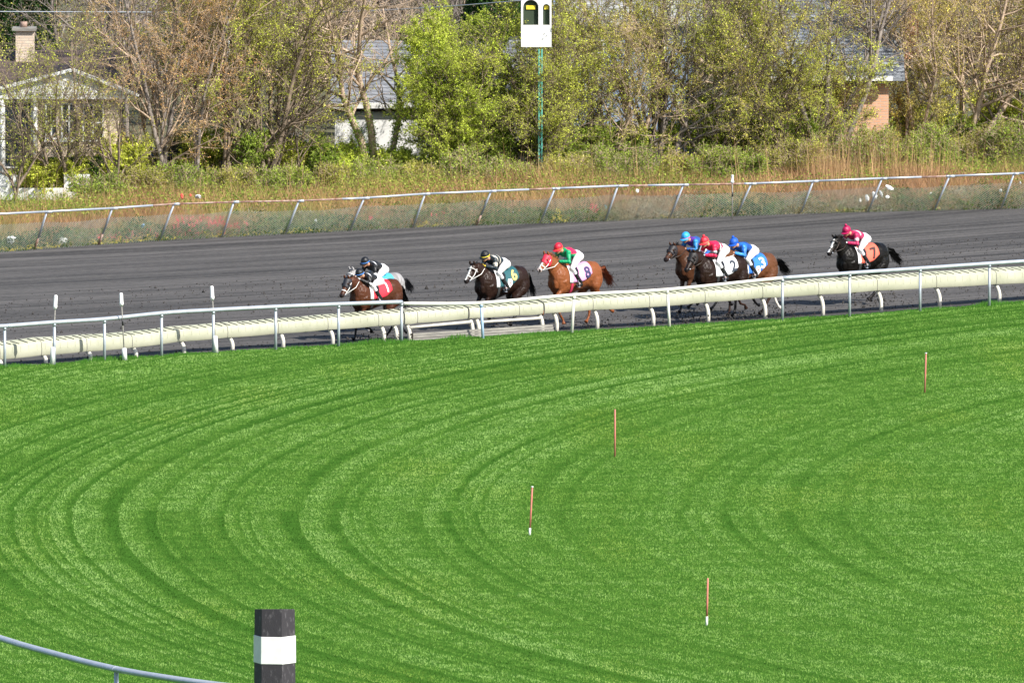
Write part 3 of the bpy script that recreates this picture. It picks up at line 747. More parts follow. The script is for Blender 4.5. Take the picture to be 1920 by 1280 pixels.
def make_tree(name, loc, label, cat, seed, stems=3, H=6.0, rad=.10, kids=(9,6,5), up=.10, spread=(.35,.95), wig=.10, ratio=.48, lean=.18, twigs=6, twl=.30, leaves=4,
              leaf=.030, cols=((.12,.13,.03),(.22,.24,.05)), bark='bark_d', twigcol=None, group=None, stemdirs=None, maxlv=2, lowcut=0.0, dens=None, clump=.6, twr=.005, sparse=False, low=.10, ivy=False):
    T = Tree(seed); r = T.r; T.low = low
    if name == 'tree' and not sparse: twigs = int(twigs*1.9); leaves = int(leaves*2.0+.5); leaf *= .86; kids = (kids[0]+4, kids[1], kids[2])
    if name == 'bush': twigs += 3
    for i in range(stems):
        if stemdirs: d = np.array(stemdirs[i], float)
        else:
            a = 2*math.pi*(i+r.random())/stems; l = lean*r.uniform(.5,1.4); d = np.array([math.cos(a)*l, math.sin(a)*l, 1])
        hh = H*r.uniform(.8,1.05); d /= np.linalg.norm(d)
        T.branch(np.array([r.normal(0,.10) if stems>1 else 0, r.normal(0,.10) if stems>1 else 0,-.05]), d, hh, rad*r.uniform(.75,1.1), 0, maxlv, 8, kids, up*.4, spread, wig, ratio)
    root = empty(name, loc, 0, label, cat, group)
    lv = np.array(T.lv); P0=np.array(T.P0);P1=np.array(T.P1);R0=np.array(T.R0);R1=np.array(T.R1)
    k = lv < 1
    V,F = tubes_np(P0[k],P1[k],R0[k],R1[k],7); link('trunk', npmesh('trunk',V,F), M[bark], root, True)
    k = lv >= 1
    V1,F1 = tubes_np(P0[k],P1[k],R0[k],R1[k],4)
    if ivy:
        q = P0[lv<1]; q1 = P1[lv<1]; kk = q[:,2] < 2.5; q = q[kk]; q1 = q1[kk]; n_ = 5000; i_ = r.integers(0,len(q),n_); t_ = r.random(n_)[:,None]; c_ = q[i_]*(1-t_)+q1[i_]*t_
        off = r.normal(0,1,(n_,3)); off /= np.linalg.norm(off,axis=1)[:,None]; off *= (r.uniform(.10,.24,n_)*(1.25-.3*c_[:,2]))[:,None]
        leafcloud('ivy', c_+off, .032, mixc([(.14,.26,.03),(.30,.44,.05)], r.random(n_), .3), M['leaf'], parent=root)
    # twigs
    A = np.array([t[0] for t in T.tips]); B = np.array([t[1] for t in T.tips]); n = len(A)*twigs
    A = np.repeat(A,twigs,0); B = np.repeat(B,twigs,0); t = r.uniform(.0,1,n)[:,None]; Q = A*(1-t)+B*t
    d = (B-A); d /= np.linalg.norm(d,axis=1)[:,None]+1e-9; d = d*.7+r.normal(0,.62,(n,3))+np.array([0,0,.18]); d /= np.linalg.norm(d,axis=1)[:,None]
    L_ = twl*r.uniform(.5,1.3,n)[:,None]; E = Q+d*L_
    kz = (Q[:,2] > lowcut)
    Q=Q[kz];E=E[kz]; n=len(Q)
    V2,F2 = tubes_np(Q,E,np.full(n,twr),np.full(n,twr*.4),3)
    VV = np.concatenate([V1,V2]); FF = np.concatenate([F1,F2+len(V1)])
    link('branches', npmesh('branches',VV,FF), M[twigcol or bark], root)
    if leaves:
        t = r.uniform(.1,1.05,(n,leaves,1)); P = Q[:,None]*(1-t)+E[:,None]*t + r.normal(0,.02,(n,leaves,3)); P = P.reshape(-1,3)
        c = vnoise((P[:,0]+seed)*1.6, P[:,2]*1.6+P[:,1], seed)
        keep = r.random(len(P)) < (1-clump) + clump*np.clip(c*2.2-.45,0,1)
        if dens is not None: keep &= r.random(len(P)) < dens(P)
        P = P[keep]; c = c[keep]
        global RG
        col = mixc(cols, vnoise(P[:,0]*1.1+seed, P[:,2]*1.1, seed+1)*.6+.4*r.random(len(P)), .34)
        leafcloud('foliage', P, leaf, col, M['leaf'], parent=root)
    return root
OL = ((.42,.33,.09),(.56,.52,.11),(.70,.70,.13)); OLG = ((.34,.37,.06),(.53,.58,.08),(.70,.76,.12)); BR = ((.58,.31,.13),(.72,.46,.18),(.74,.60,.20))
GR = ((.28,.37,.05),(.48,.57,.07),(.64,.70,.12)); DG = ((.02,.06,.015),(.05,.12,.03)); YG = ((.50,.48,.04),(.62,.58,.08))
gT = 'budding trees in a row behind the wire fence'
def tree_at(px, py, *a, **k): return make_tree('tree', at(px,py), *a, **k)
tree_at(118,374,'dark thin-stemmed sparse tree in front of the white gable house, far left','tree',101, stems=5,H=4.6,rad=.06,lean=.30,kids=(10,6,4),twigs=7,leaves=4,leaf=.024,cols=OLG,bark='bark_d',group=gT,sparse=True)
tree_at(30,378,'sparse olive tree at the left edge in front of the house corner','tree',102, stems=3,H=4.0,rad=.05,lean=.3,kids=(9,6,4),twigs=6,leaves=4,leaf=.024,cols=OLG,group=gT,sparse=True)
tree_at(306,366,'pale forked trunk with orange brown buds, right of the gable house','tree',103, stems=3,H=6.8,rad=.085,lean=.14,kids=(12,7,5),twigs=7,leaves=3,leaf=.024,cols=BR,bark='bark_g',twigcol='bark_b',group=gT)
tree_at(362,366,'tall slim pale trunk leaning right with brown buds','tree',104, stems=2,H=7.6,rad=.08,kids=(11,6,5),twigs=6,leaves=3,leaf=.024,cols=BR,bark='bark_g',twigcol='bark_b',stemdirs=[(.10,0,1),(-.12,.1,1)],group=gT)
tree_at(215,372,'low sparse brownish tree hiding the right end of the gable house','tree',105, stems=4,H=4.4,rad=.05,lean=.35,kids=(9,5,4),twigs=6,leaves=3,leaf=.026,cols=OL,group=gT,sparse=True)
tree_at(430,360,'slim dark olive tree left of the widest olive one','tree',106, stems=3,H=7.4,rad=.07,lean=.16,kids=(12,7,5),twigs=7,leaves=4,leaf=.027,cols=OLG,group=gT)
tree_at(505,357,'widest many-stemmed olive tree, left of the white house wall','tree',107, stems=6,H=7.2,rad=.08,lean=.20,kids=(12,7,5),twigs=7,leaves=4,leaf=.028,cols=((.40,.37,.07),(.55,.56,.09),(.68,.72,.12)),group=gT)
tree_at(560,354,'shorter olive tree touching the left end of the white wall','tree',108, stems=3,H=4.6,rad=.05,lean=.20,kids=(9,5,4),twigs=6,leaves=4,leaf=.027,cols=OLG,group=gT,sparse=True)
tree_at(868,349,'bright yellow green rounded tree in front of the white house','tree',109, stems=6,H=4.3,rad=.08,lean=.27,kids=(11,7,5),twigs=7,twl=.28,leaves=8,leaf=.030,cols=GR,clump=.6,group=gT)
tree_at(838,352,'lower bright green tree beside the rounded one, on its left','tree',110, stems=3,H=2.7,rad=.05,lean=.30,kids=(9,6,4),twigs=6,leaves=5,leaf=.034,cols=GR,group=gT)
tree_at(950,345,'bright green tree between the rounded tree and the sign pole','tree',111, stems=3,H=3.4,rad=.06,lean=.25,kids=(9,6,5),twigs=6,leaves=5,leaf=.030,cols=GR,group=gT)
tree_at(1000,344,'dark-trunked olive tree directly beside the teal sign pole','tree',112, stems=3,H=5.3,rad=.085,lean=.12,kids=(10,7,5),twigs=6,leaves=4,leaf=.027,cols=OLG,group=gT)
tree_at(1018,351,'small twiggy olive tree veiling the teal sign pole','tree',126, stems=4,H=3.5,rad=.04,lean=.16,kids=(11,6,5),twigs=6,leaves=4,leaf=.026,cols=OLG,group=gT)
tree_at(1068,342,'leaning dark stemmed olive tree in front of the white van','tree',113, stems=4,H=4.9,rad=.06,lean=.30,kids=(10,6,4),twigs=6,leaves=4,leaf=.026,cols=OLG,group=gT)
tree_at(1130,341,'thin brown budded tree before the blue gable house','tree',114, stems=3,H=5.4,rad=.06,lean=.24,kids=(10,6,5),twigs=6,leaves=3,leaf=.025,cols=OL,bark='bark_b',group=gT)
tree_at(1200,339,'cluster of straight brown trunks, left half of the tall pale clump','tree',115, stems=3,H=6.6,rad=.09,lean=.12,kids=(11,6,5),twigs=6,leaves=4,leaf=.027,cols=OLG,bark='bark_b',group=gT)
tree_at(1243,338,'tall tree with the palest straight trunk in the middle of the row','tree',116, stems=4,H=7.4,rad=.095,kids=(12,7,5),twigs=6,leaves=4,leaf=.027,cols=OLG,bark='bark_g',stemdirs=[(.0,0,1),(.22,.1,1),(-.10,-.1,1),(.42,0,1)],group=gT)
tree_at(1330,337,'olive tree with arching outer branches between two tall trunks','tree',117, stems=3,H=6.2,rad=.065,lean=.26,kids=(11,6,5),twigs=6,leaves=4,leaf=.028,cols=OL,group=gT)
tree_at(1418,334,'tall dark single-trunked olive tree behind the far white-capped pole','tree',118, stems=2,H=7.6,rad=.09,kids=(14,7,5),twigs=7,leaves=4,leaf=.027,cols=OL,stemdirs=[(-.02,0,1),(.10,.05,1)],group=gT)
tree_at(1465,333,'tall slender olive tree right of the dark single trunk','tree',125, stems=3,H=5.8,rad=.055,lean=.16,kids=(11,6,5),twigs=6,leaves=4,leaf=.028,cols=OLG,group=gT)
tree_at(1470,332,'olive tree leaning right, left of the orange brick wall','tree',119, stems=4,H=4.6,rad=.055,lean=.30,kids=(10,6,4),twigs=6,leaves=4,leaf=.028,cols=OLG,group=gT)
tree_at(1545,328,'small thin-stemmed tree hiding the left end of the brick wall','tree',120, stems=4,H=3.0,rad=.04,lean=.22,kids=(8,5,4),twigs=6,leaves=4,leaf=.028,cols=OL,group=gT)
tree_at(1795,314,'broad brown olive tree with twin trunks at the right','tree',121, stems=4,H=7.0,rad=.11,kids=(14,8,5),twigs=7,twl=.32,leaves=4,leaf=.027,cols=((.46,.36,.10),(.64,.53,.13),(.70,.66,.15)),bark='bark_b',stemdirs=[(0,0,1),(.22,0,1),(-.34,.1,1),(.45,.1,.9)],ratio=.56,spread=(.55,1.25),low=.25,group=gT)
tree_at(1905,312,'slender tree cut by the right edge of the picture','tree',122, stems=3,H=6.0,rad=.06,lean=.2,kids=(10,6,4),twigs=6,leaves=4,leaf=.028,cols=OL,group=gT)
tree_at(1725,318,'tall brown olive tree left of the twin trunks','tree',124, stems=3,H=6.2,rad=.06,lean=.2,kids=(11,7,5),twigs=6,leaves=4,leaf=.027,cols=((.46,.36,.10),(.64,.53,.13),(.70,.66,.15)),bark='bark_b',group=gT,low=.4)
tree_at(1700,320,'small olive tree under the left limbs of the broad brown one','tree',123, stems=3,H=3.2,rad=.05,lean=.3,kids=(8,6,4),twigs=6,leaves=4,leaf=.027,cols=OL,group=gT)
# bushes in front of and between the trunks
BG_ = ((.15,.23,.03),(.27,.37,.05),(.42,.50,.08))
OG_ = ((.24,.25,.05),(.38,.38,.07),(.50,.50,.10))
gF = 'low scrubby bushes along the bank above the fence'
gB = 'green bushes filling the gaps between the trunks'
for px,py,H_,sd,c,l in ((660,350,1.1,201,GR,'bright green bush at the foot of the ivy-covered trunks'),(745,350,.9,202,GR,'low bright bush left of the rounded tree, below the white wall'),(395,356,1.6,203,OLG,'green bush between the tall slim trunk and the widest olive tree'),
    (560,352,1.3,204,OLG,'low olive bush under the shorter olive tree'),(240,368,1.4,205,OLG,'olive bush right of the gable house windows'),(1290,333,1.9,206,GR,'green bush just right of the pale trunk clump'),(1365,331,1.7,207,GR,'green bush between the arching tree and the dark single trunk'),
    (1500,324,1.5,208,OLG,'green bush below the tree that leans right'),(1600,318,1.1,209,OLG,'bush under the orange brick wall, left half'),(1665,316,1.4,210,GR,'brightest green bush, under the orange brick wall at its right'),(1735,313,1.7,211,OLG,'green bush left of the twin trunks'),
    (1860,309,2.0,212,OLG,'green bush right of the twin trunks'),(1045,343,1.5,215,BG_,'leafy bush hiding the left end of the white van'),(1135,342,1.5,216,BG_,'leafy bush hiding the right end of the white van'),
    (455,358,1.7,217,BG_,'bright bush directly left of the widest olive tree'),(600,353,1.2,218,BG_,'bright bush between the widest olive tree and the ivy trunks'),(820,350,1.0,219,BG_,'bright bush under the left side of the rounded tree'),(925,347,1.5,220,BG_,'bright bush under the right side of the rounded tree'),
    (1195,338,1.5,221,BG_,'bright bush at the foot of the straight brown trunks'),(1445,331,1.8,222,BG_,'bright bush right of the dark single trunk'),(1790,312,1.4,223,BG_,'bright bush at the foot of the twin trunks'),(1915,306,1.8,224,BG_,'bright bush at the right edge'),
    (70,374,1.0,225,OLG,'low bush before the white garden wall, left'),(150,371,1.1,226,OLG,'low bush before the white garden wall, right'),(1150,338,1.4,213,OLG,'green bush right of the white van'),(1025,341,1.2,214,OLG,'green bush at the foot of the teal sign pole')):
    make_tree('bush', at(px,py), l, 'bush', sd, stems=9,H=H_,rad=.02,lean=.55,kids=(6,4,3),maxlv=2,twigs=4,twl=.2,leaves=9,leaf=.036,cols=c,bark='bark_b',clump=.4,group=gB,ratio=.55)
def bgtree(px, Y, label, sd, **k):
    p = atY(px, 300, Y); return make_tree('background_tree', (p.x, Y, 0), label, 'tree', sd, group=k.pop('group','trees beyond the houses'), **k)
for px,py,l,sd in ((185,377,'rounded low scrub bush right of the white garden wall',600),(270,372,'ragged low scrub bush left of the pale forked trunk',601),(345,369,'leggy low scrub bush between the pale trunks and the red litter',602),(430,366,'dense low scrub bush below the slim dark olive tree',603),(480,364,'thin low scrub bush left part under the widest olive tree',604),(545,362,'spreading low scrub bush right part under the widest olive tree',605),(630,360,'tufted low scrub bush left of the ivy trunks',606),(705,358,'drooping low scrub bush in front of the ivy trunks',607),(780,356,'upright low scrub bush below the lower bright green tree',608),(870,353,'matted low scrub bush below the rounded green tree',609),(960,350,'straggly low scrub bush left of the teal sign pole',610),(1060,347,'compact low scrub bush in front of the white van',611),(1165,344,'loose low scrub bush left of the straight brown trunks',612),(1265,341,'bristly low scrub bush right of the palest trunk',613),(1340,339,'rounded low scrub bush left of the far white-capped pole',614),(1400,337,'ragged low scrub bush right of the far white-capped pole',615),(1480,333,'leggy low scrub bush below the tree that leans right',616),(1570,328,'dense low scrub bush left of the tan stalks',617),(1640,325,'thin low scrub bush under the brick wall among tan stalks',618),(1700,323,'spreading low scrub bush right of the tan stalks',619),(1760,320,'tufted low scrub bush left foot of the twin trunks',620),(1840,317,'drooping low scrub bush right foot of the twin trunks',621),(1900,315,'upright low scrub bush right edge of the bank',622)):
    g_ = (sd*37)%5/5*(.4 if 600<px<860 else (.6 if px < 600 else 1))
    make_tree('scrub_bush', at(px,py+7), l, 'bush', sd, stems=10,H=.75+.5*g_+(.35 if px>1430 else 0),rad=.014,lean=1.0,kids=(6,4,3),maxlv=2,twigs=6,twl=.24,leaves=6,leaf=.030,cols=(BG_,OG_,BG_,OG_,BG_)[sd%5],bark='bark_b',clump=.4,group=gF,ratio=.55)
GY = ((.18,.16,.12),(.26,.23,.16))
b1_ = bgtree(705,386.5,'big ivy-clad tree with a bare spreading crown before the grey roof',301, stems=3,H=6.6,rad=.12,kids=(15,8,6),stemdirs=[(-.16,0,1),(.04,0,1),(.22,0,1)],wig=.12,ratio=.5,spread=(.6,1.3),twigs=5,twl=.38,leaves=1,low=.34,ivy=True,leaf=.02,cols=GY,bark='bark_b',group='large bare trees near the houses')
bgtree(1556,390.5,'grey-trunked spreading tree with a few yellow flowers before the slate roof',302, stems=4,H=7.0,rad=.12,kids=(10,6,5),stemdirs=[(-.02,0,1),(.22,0,1),(-.16,.1,1),(.42,0,1)],wig=.08,low=.4,ratio=.5,spread=(.4,.95),twigs=3,twl=.35,leaves=2,leaf=.035,cols=YG,bark='bark_g',clump=.95,group='large bare trees near the houses')
for px,Y,H_,sd,lf,bk,l in ((-60,415,7,303,OL,'bark_b','bare brown tree behind the chimney, at the left edge'),(190,408,7,304,OL,'bark_g','grey bare tree above the right slope of the gable'),(300,412,7.5,305,OL,'bark_g','grey bare tree behind the orange brown one'),
    (420,415,8,306,OL,'bark_b','bare tree behind the slim dark olive tree'),(560,412,7.5,307,GY,'bark_g','bare grey tree behind the widest olive tree'),(660,410,7.5,308,GY,'bark_b','bare tree behind the ridge of the grey roof, left'),
    (780,412,7.5,309,GY,'bark_g','bare tangled grey tree above the rounded green one'),(880,410,7,310,GY,'bark_g','bare tangled grey tree left of the dark evergreen'),(1160,424,8,311,OL,'bark_b','bare tree behind the blue gable roof'),
    (1290,418,8,312,OLG,'bark_b','olive tree behind the tall pale clump'),(1390,415,8,313,OL,'bark_b','olive brown tree behind the dark single trunk'),(1750,412,7.5,314,OL,'bark_g','bare tree behind the right chimney'),(1880,410,7.5,315,OL,'bark_b','bare tree in the top right corner'),(1970,405,7,316,OLG,'bark_b','olive tree beyond the right edge'),(1480,420,8,317,OLG,'bark_g','olive tree behind the left end of the slate roof')):
    bgtree(px,Y,l,sd, stems=3,H=H_,rad=.12,lean=.28,kids=(13,8,6),wig=.17,ratio=.5,spread=(.5,1.15),twigs=6,twl=.42,leaves=2 if lf is not GY else 1,leaf=.028,cols=lf,bark=bk,twr=.006)
# evergreens
def evergreen(px, Y, H_, label, sd):
    p = atY(px, 300, Y); r = np.random.default_rng(sd); root = empty('evergreen_tree', (p.x,Y,0), 0, label, 'tree', 'dark evergreens near the top edge')
    MB().tube([(0,0,0),(0,0,H_)], [.14,.02], 8).build('trunk', M['bark_d'], root, True)
    n = 26000; z = r.uniform(.05,1,n)**.8; a = r.uniform(0,6.28,n); lump = .75+.5*vnoise(a*2.5, z*9, sd)
    rad = (1-z)**.75*1.5*lump*r.uniform(.55,1,n)**.4+.05
    P = np.stack([rad*np.cos(a), rad*np.sin(a), z*H_],1)
    leafcloud('foliage', P, .055, mixc([(.015,.045,.012),(.04,.10,.022),(.08,.15,.03)], r.random(n), .3), M['leaf'], parent=root)
evergreen(930,404,7,'dark evergreen just left of the white sign',401); evergreen(40,410,7.5,'dark evergreen in the top left corner above the chimney',402); evergreen(1045,414,7.5,'dark evergreen between the white sign and the blue gable',403)
m_far = None
# hedge line far behind closes the view between the crowns
def hedge(label, x0, x1, Y, H_, sd, cols, n, leaf=.06, dep=1.4):
    r = np.random.default_rng(sd); root = empty('hedge', ((x0+x1)/2,Y,0), 0, label, 'hedge')
    L_ = x1-x0; x = r.uniform(-L_/2,L_/2,n); t = r.random(n); top = H_*(.72+.4*vnoise(x*.6+sd, x*0, sd))
    z = t**.8*top; y = r.uniform(-dep/2,dep/2,n)*(1-.5*t)
    leafcloud('foliage', np.stack([x,y,z],1), leaf, mixc(cols, vnoise(x*.8,z*.9,sd)*.6+.4*r.random(n), .35), M['leaf'], parent=root)
    A=[];B=[]
    for i in range(int(L_*9)):
        xx = r.uniform(-L_/2,L_/2); hh = H_*r.uniform(.5,1.05); yy = r.uniform(-dep/2,dep/2)
        A.append((xx,yy,0)); B.append((xx+r.normal(0,.4),yy,hh))
    A=np.array(A);B=np.array(B); V,F = tubes_np(A,B,np.full(len(A),.018),np.full(len(A),.006),4); link('stems', npmesh('stems',V,F), M['bark_b'], root)
hedge('tall rough brown and green hedge closing the view behind the houses at left', -19, 1, 432, 6.2, 501, ((.08,.08,.035),(.20,.16,.09),(.30,.25,.15)), 52000)
hedge('tall rough olive hedge closing the view behind the houses at right', 1, 20, 436, 6.4, 502, ((.08,.09,.03),(.22,.22,.07),(.34,.32,.11)), 52000)
hedge('low dark green hedge under the gable house windows', -13.2, -11.4, 382.0, 1.05, 503, ((.03,.07,.015),(.08,.15,.03)), 15000, .03, .6)
# ------------------------------------------------------------------ houses
m_tan = brickmat('tan_brick', (.68,.55,.42), (.60,.47,.36), (.52,.47,.40)); m_org = brickmat('orange_brick', (.68,.38,.24), (.58,.31,.19), (.55,.44,.36))
m_whw = mat('white_siding', (.80,.80,.78), .6, 0, (.74,.74,.72), 2); m_blu = mat('blue_siding', (.20,.27,.40), .6, 0, (.24,.31,.44), 2)
m_glass = mat('window_glass', (.03,.04,.05), .08, 0, spec=.8)
def shingles(name, c1, c2):
    m = brickmat(name, c1, c2, tuple(c*.5 for c in c1), 1, .30, .085); return m
m_sg = shingles('grey_shingles', (.16,.17,.19), (.24,.25,.27)); m_sb = shingles('brown_shingles', (.085,.06,.052), (.12,.085,.07)); m_sl = shingles('light_shingles', (.34,.34,.33), (.42,.42,.40)); m_ss = shingles('slate_shingles', (.19,.21,.24), (.27,.29,.32))
def X_(px, Y): return atY(px, 300, Y).x
def Z_(py, Y): return atY(960, py, Y).z
def window(root, x0, x1, z0, z1, Y, nm='window', mull=True):
    o = MB().box((x0,Y-.03,z0),(x1,Y+.02,z1)).build(nm, m_glass, root)
    f = MB(); w_ = .045
    f.box((x0-w_,Y-.06,z0-w_),(x0,Y+.03,z1+w_)).box((x1,Y-.06,z0-w_),(x1+w_,Y+.03,z1+w_)).box((x0,Y-.06,z1),(x1,Y+.03,z1+w_)).box((x0,Y-.06,z0-w_),(x1,Y+.03,z0))
    if mull: f.box(((x0+x1)/2-.02,Y-.055,z0),((x0+x1)/2+.02,Y+.0,z1)).box((x0,Y-.05,(z0+z1)/2-.02),((x0+x1)/2-.02,Y+.0,(z0+z1)/2+.02)).box(((x0+x1)/2+.02,Y-.05,(z0+z1)/2-.02),(x1,Y+.0,(z0+z1)/2+.02))
    f.build('frame', M['white'], o); return o
def gable_x(root, x0, x1, yF, yB, ze, zr, m_, over=.14, nm='roof'):
    """roof with its ridge along x"""
    ym = (yF+yB)/2; th = .09
    m = MB(); s = (zr-ze)/(ym-yF)
    m.prism([(x0-over,yF-over,ze-over*s),(x0-over,ym,zr),(x0-over,ym,zr+th),(x0-over,yF-over,ze-over*s+th)], (x1-x0+2*over,0,0))
    m.prism([(x0-over,yB+over,ze-over*s),(x0-over,ym,zr),(x0-over,ym,zr+th),(x0-over,yB+over,ze-over*s+th)], (x1-x0+2*over,0,0))
    return m.build(nm, m_, root)
def gwalls(root, x0, x1, yF, yB, ze, zr, m_):
    ym = (yF+yB)/2
    m = MB().box((x0,yF,0),(x1,yB,ze)); m.prism([(x0,yF,ze+.001),(x0,yB,ze+.001),(x0,ym,zr-.02)], (x1-x0,0,0)); return m.build('wall', m_, root)
# left: tan brick house with white pediment
Y = 383.0; r = empty('gable_house', (0,0,0), 0, 'tan brick house with a white gable, brown roof and chimney at the left edge', 'house')
ze = Z_(178,Y); x0 = X_(-150,Y); x1 = X_(225,Y)
MB().box((x0,Y,0),(x1,Y+9,ze)).build('wall', m_tan, r)
xp0 = X_(-35,Y); xp1 = X_(305,Y)-.9; xm = X_(137,Y); zp = Z_(133,Y); zb = ze+.02
F_ = Y-.20
MB().prism([(xp0,F_,zb),(xp1,F_,zb),(xm,F_,zp)], (0,.12,0)).build('pediment', m_whw, r)
m = MB(); m.bar((xp0-.25,F_-.08,zb-.02),(xm,F_-.08,zp+.05),.14,.09).bar((xm,F_-.08,zp+.05),(xp1+.25,F_-.08,zb-.02),.14,.09); m.build('rake_trim', M['white'], r)
MB().box((xp0,F_+.01,zb-.13),(xp1,F_+.11,zb-.01)).build('fascia', M['white'], r)
m = MB()
for a_,b_ in ((xp0-.3,xm),(xm,xp1+.3)):
    za, zb_ = (zb, zp+.12) if a_ < xm else (zp+.12, zb)
    m.prism([(a_,F_+.13,za-.06),(b_,F_+.13,zb_-.06),(b_,F_+.13,zb_),(a_,F_+.13,za)], (0,5.0,0))
m.build('porch_roof', m_sb, r)
gable_x(r, x0, x1, Y, Y+9, ze, Z_(100,Y+4.5), m_sb)
for a,b in ((88,105),(118,142)): window(r, X_(a,Y), X_(b,Y), Z_(258,Y), Z_(196,Y), Y)
window(r, X_(10,Y), X_(58,Y), Z_(312,Y), Z_(192,Y), Y, mull=False); window(r, X_(158,Y), X_(192,Y), Z_(262,Y), Z_(198,Y), Y)
MB().box((X_(84,Y),Y-.10,Z_(266,Y)),(X_(150,Y),Y-.07,Z_(260,Y))).build('sill', M['white'], r)
for a in (4,66): MB().tube([(X_(a,Y-.12),Y-.12,0),(X_(a,Y-.12),Y-.12,ze-.12)], .07, 10).build('porch_column', M['white'], r, True)
Yc = Y+3.2; cx0, cx1 = X_(30,Yc), X_(64,Yc); zc = Z_(58,Yc)
ch = MB().box((cx0,Yc,ze),(cx1,Yc+.6,zc)).build('chimney', m_tan, r)
MB().box((cx0-.1,Yc-.1,zc),(cx1+.06,Yc+.7,zc+.08)).build('cap', M['grey_plank'], ch)
MB().tube([(cx0+.22,Yc+.3,zc+.08),(cx0+.22,Yc+.3,zc+.24)], .10, 12).build('flue', M['rust'], ch, True)
# middle: white walls, grey roof
Y = 390.5; r = empty('white_house', (0,0,0), 0, 'long white-walled house with grey shingle roof behind the rounded green tree', 'house')
x0 = X_(628,Y); x1 = X_(1030,Y); ze = Z_(196,Y); gwalls(r, x0, x1, Y, Y+8, ze, Z_(84,Y+4), m_whw); gable_x(r, x0, x1, Y, Y+8, ze, Z_(82,Y+4), m_sg)
MB().box((x0-.15,Y-.25,ze-.10),(x1+.15,Y-.16,ze+.06)).build('fascia', M['white'], r); MB().box((x0-.14,Y-.10,ze-.20),(x1+.14,Y-.02,ze-.12)).build('soffit_board', m_sb, r)
window(r, X_(905,Y), X_(940,Y), Z_(270,Y), Z_(215,Y), Y)
window(r, X_(790,Y), X_(815,Y), Z_(262,Y), Z_(222,Y), Y)
# blue gable
Y = 398; r = empty('blue_house', (0,0,0), 0, 'blue sided house with a pale grey roof behind the sign, partly hidden by branches', 'house')
x0 = X_(1062,Y); x1 = X_(1300,Y); ze = Z_(44,Y); zr = Z_(2,Y+3)
gwalls(r, x0, x1, Y, Y+6, ze, zr, m_blu); gable_x(r, x0, x1, Y, Y+6, ze, zr, m_sl, .3)
m = MB().bar((x0-.34,Y-.3,ze-.16),(x0-.34,Y+3,zr+.02),.08,.16); m.build('barge_board', m_blu, r)
MB().box((x0-1.6,Y+.8,0),(x0-.02,Y+5,Z_(96,Y))).build('side_wing', m_blu, r); MB().box((x0-1.7,Y+.6,Z_(96,Y)),(x0-.02,Y+5.2,Z_(96,Y)+.12)).build('wing_roof', m_sg, r)
window(r, X_(1100,Y), X_(1130,Y), Z_(120,Y), Z_(78,Y), Y); window(r, X_(1215,Y), X_(1245,Y), Z_(120,Y), Z_(78,Y), Y)
# right brick house
Y = 392; r = empty('brick_house', (0,0,0), 0, 'orange brick house with slate grey roof and white gutter at the right', 'house')
x0 = X_(1492,Y); x1 = X_(1666,Y); xe = X_(1676,Y); ze = Z_(142,Y); zr = Z_(-30,Y+5)
gwalls(r, x0, x1, Y, Y+10, ze, zr, m_org); gable_x(r, x0-.4, xe, Y, Y+10, ze, zr, m_ss, .3)
MB().box((x0-1,Y-.52,ze-.12),(x1+.1,Y-.41,ze+.0)).build('gutter', M['white'], r); MB().box((x0-.3,Y-.38,ze-.22),(x1+.05,Y-.30,ze-.13)).build('soffit_board', m_sb, r)
window(r, X_(1520,Y), X_(1560,Y), Z_(215,Y), Z_(165,Y), Y)
Yc = Y+2.5; c = MB().box((X_(1697,Yc),Yc,ze+.3),(X_(1722,Yc),Yc+.6,Z_(12,Yc))).build('chimney', m_org, r); MB().box((X_(1694,Yc),Yc-.06,Z_(12,Yc)),(X_(1725,Yc),Yc+.66,Z_(8,Yc))).build('cap', M['grey_plank'], c)
# far row of roofs closing the gap at the very top
for i,(a,b,Y,mm,rf,l,zt) in enumerate(((480,700,446,m_tan,m_sb,'low tan house far behind the bare trees, left of centre',2.6),(1290,1480,450,m_whw,m_sg,'white house far behind the tall olive trees',2.6))):
    r = empty('distant_house', (0,0,0), 0, l, 'house'); x0=X_(a,Y); x1=X_(b,Y); gwalls(r,x0,x1,Y,Y+8,zt,zt+1.8,mm); gable_x(r,x0,x1,Y,Y+8,zt,zt+1.8,rf)
    window(r, x0+.8, x0+1.7, 1.0, 2.0, Y)
# white low wall at left
Y = 381.0; r = empty('garden_wall', (X_(0,Y),Y,0), 0, 'low white stepped garden wall in front of the gable house', 'wall')
for u,v_,h_ in ((-40,32,.70),(120,168,.72)):
    MB().box((X_(u,Y)-X_(0,Y),0,0),(X_(v_,Y)-X_(0,Y),.06,h_)).build('panel', m_whw, r)
MB().box((X_(32,Y)-X_(0,Y),.01,0),(X_(120,Y)-X_(0,Y),.05,.34)).build('low_panel', m_whw, r)
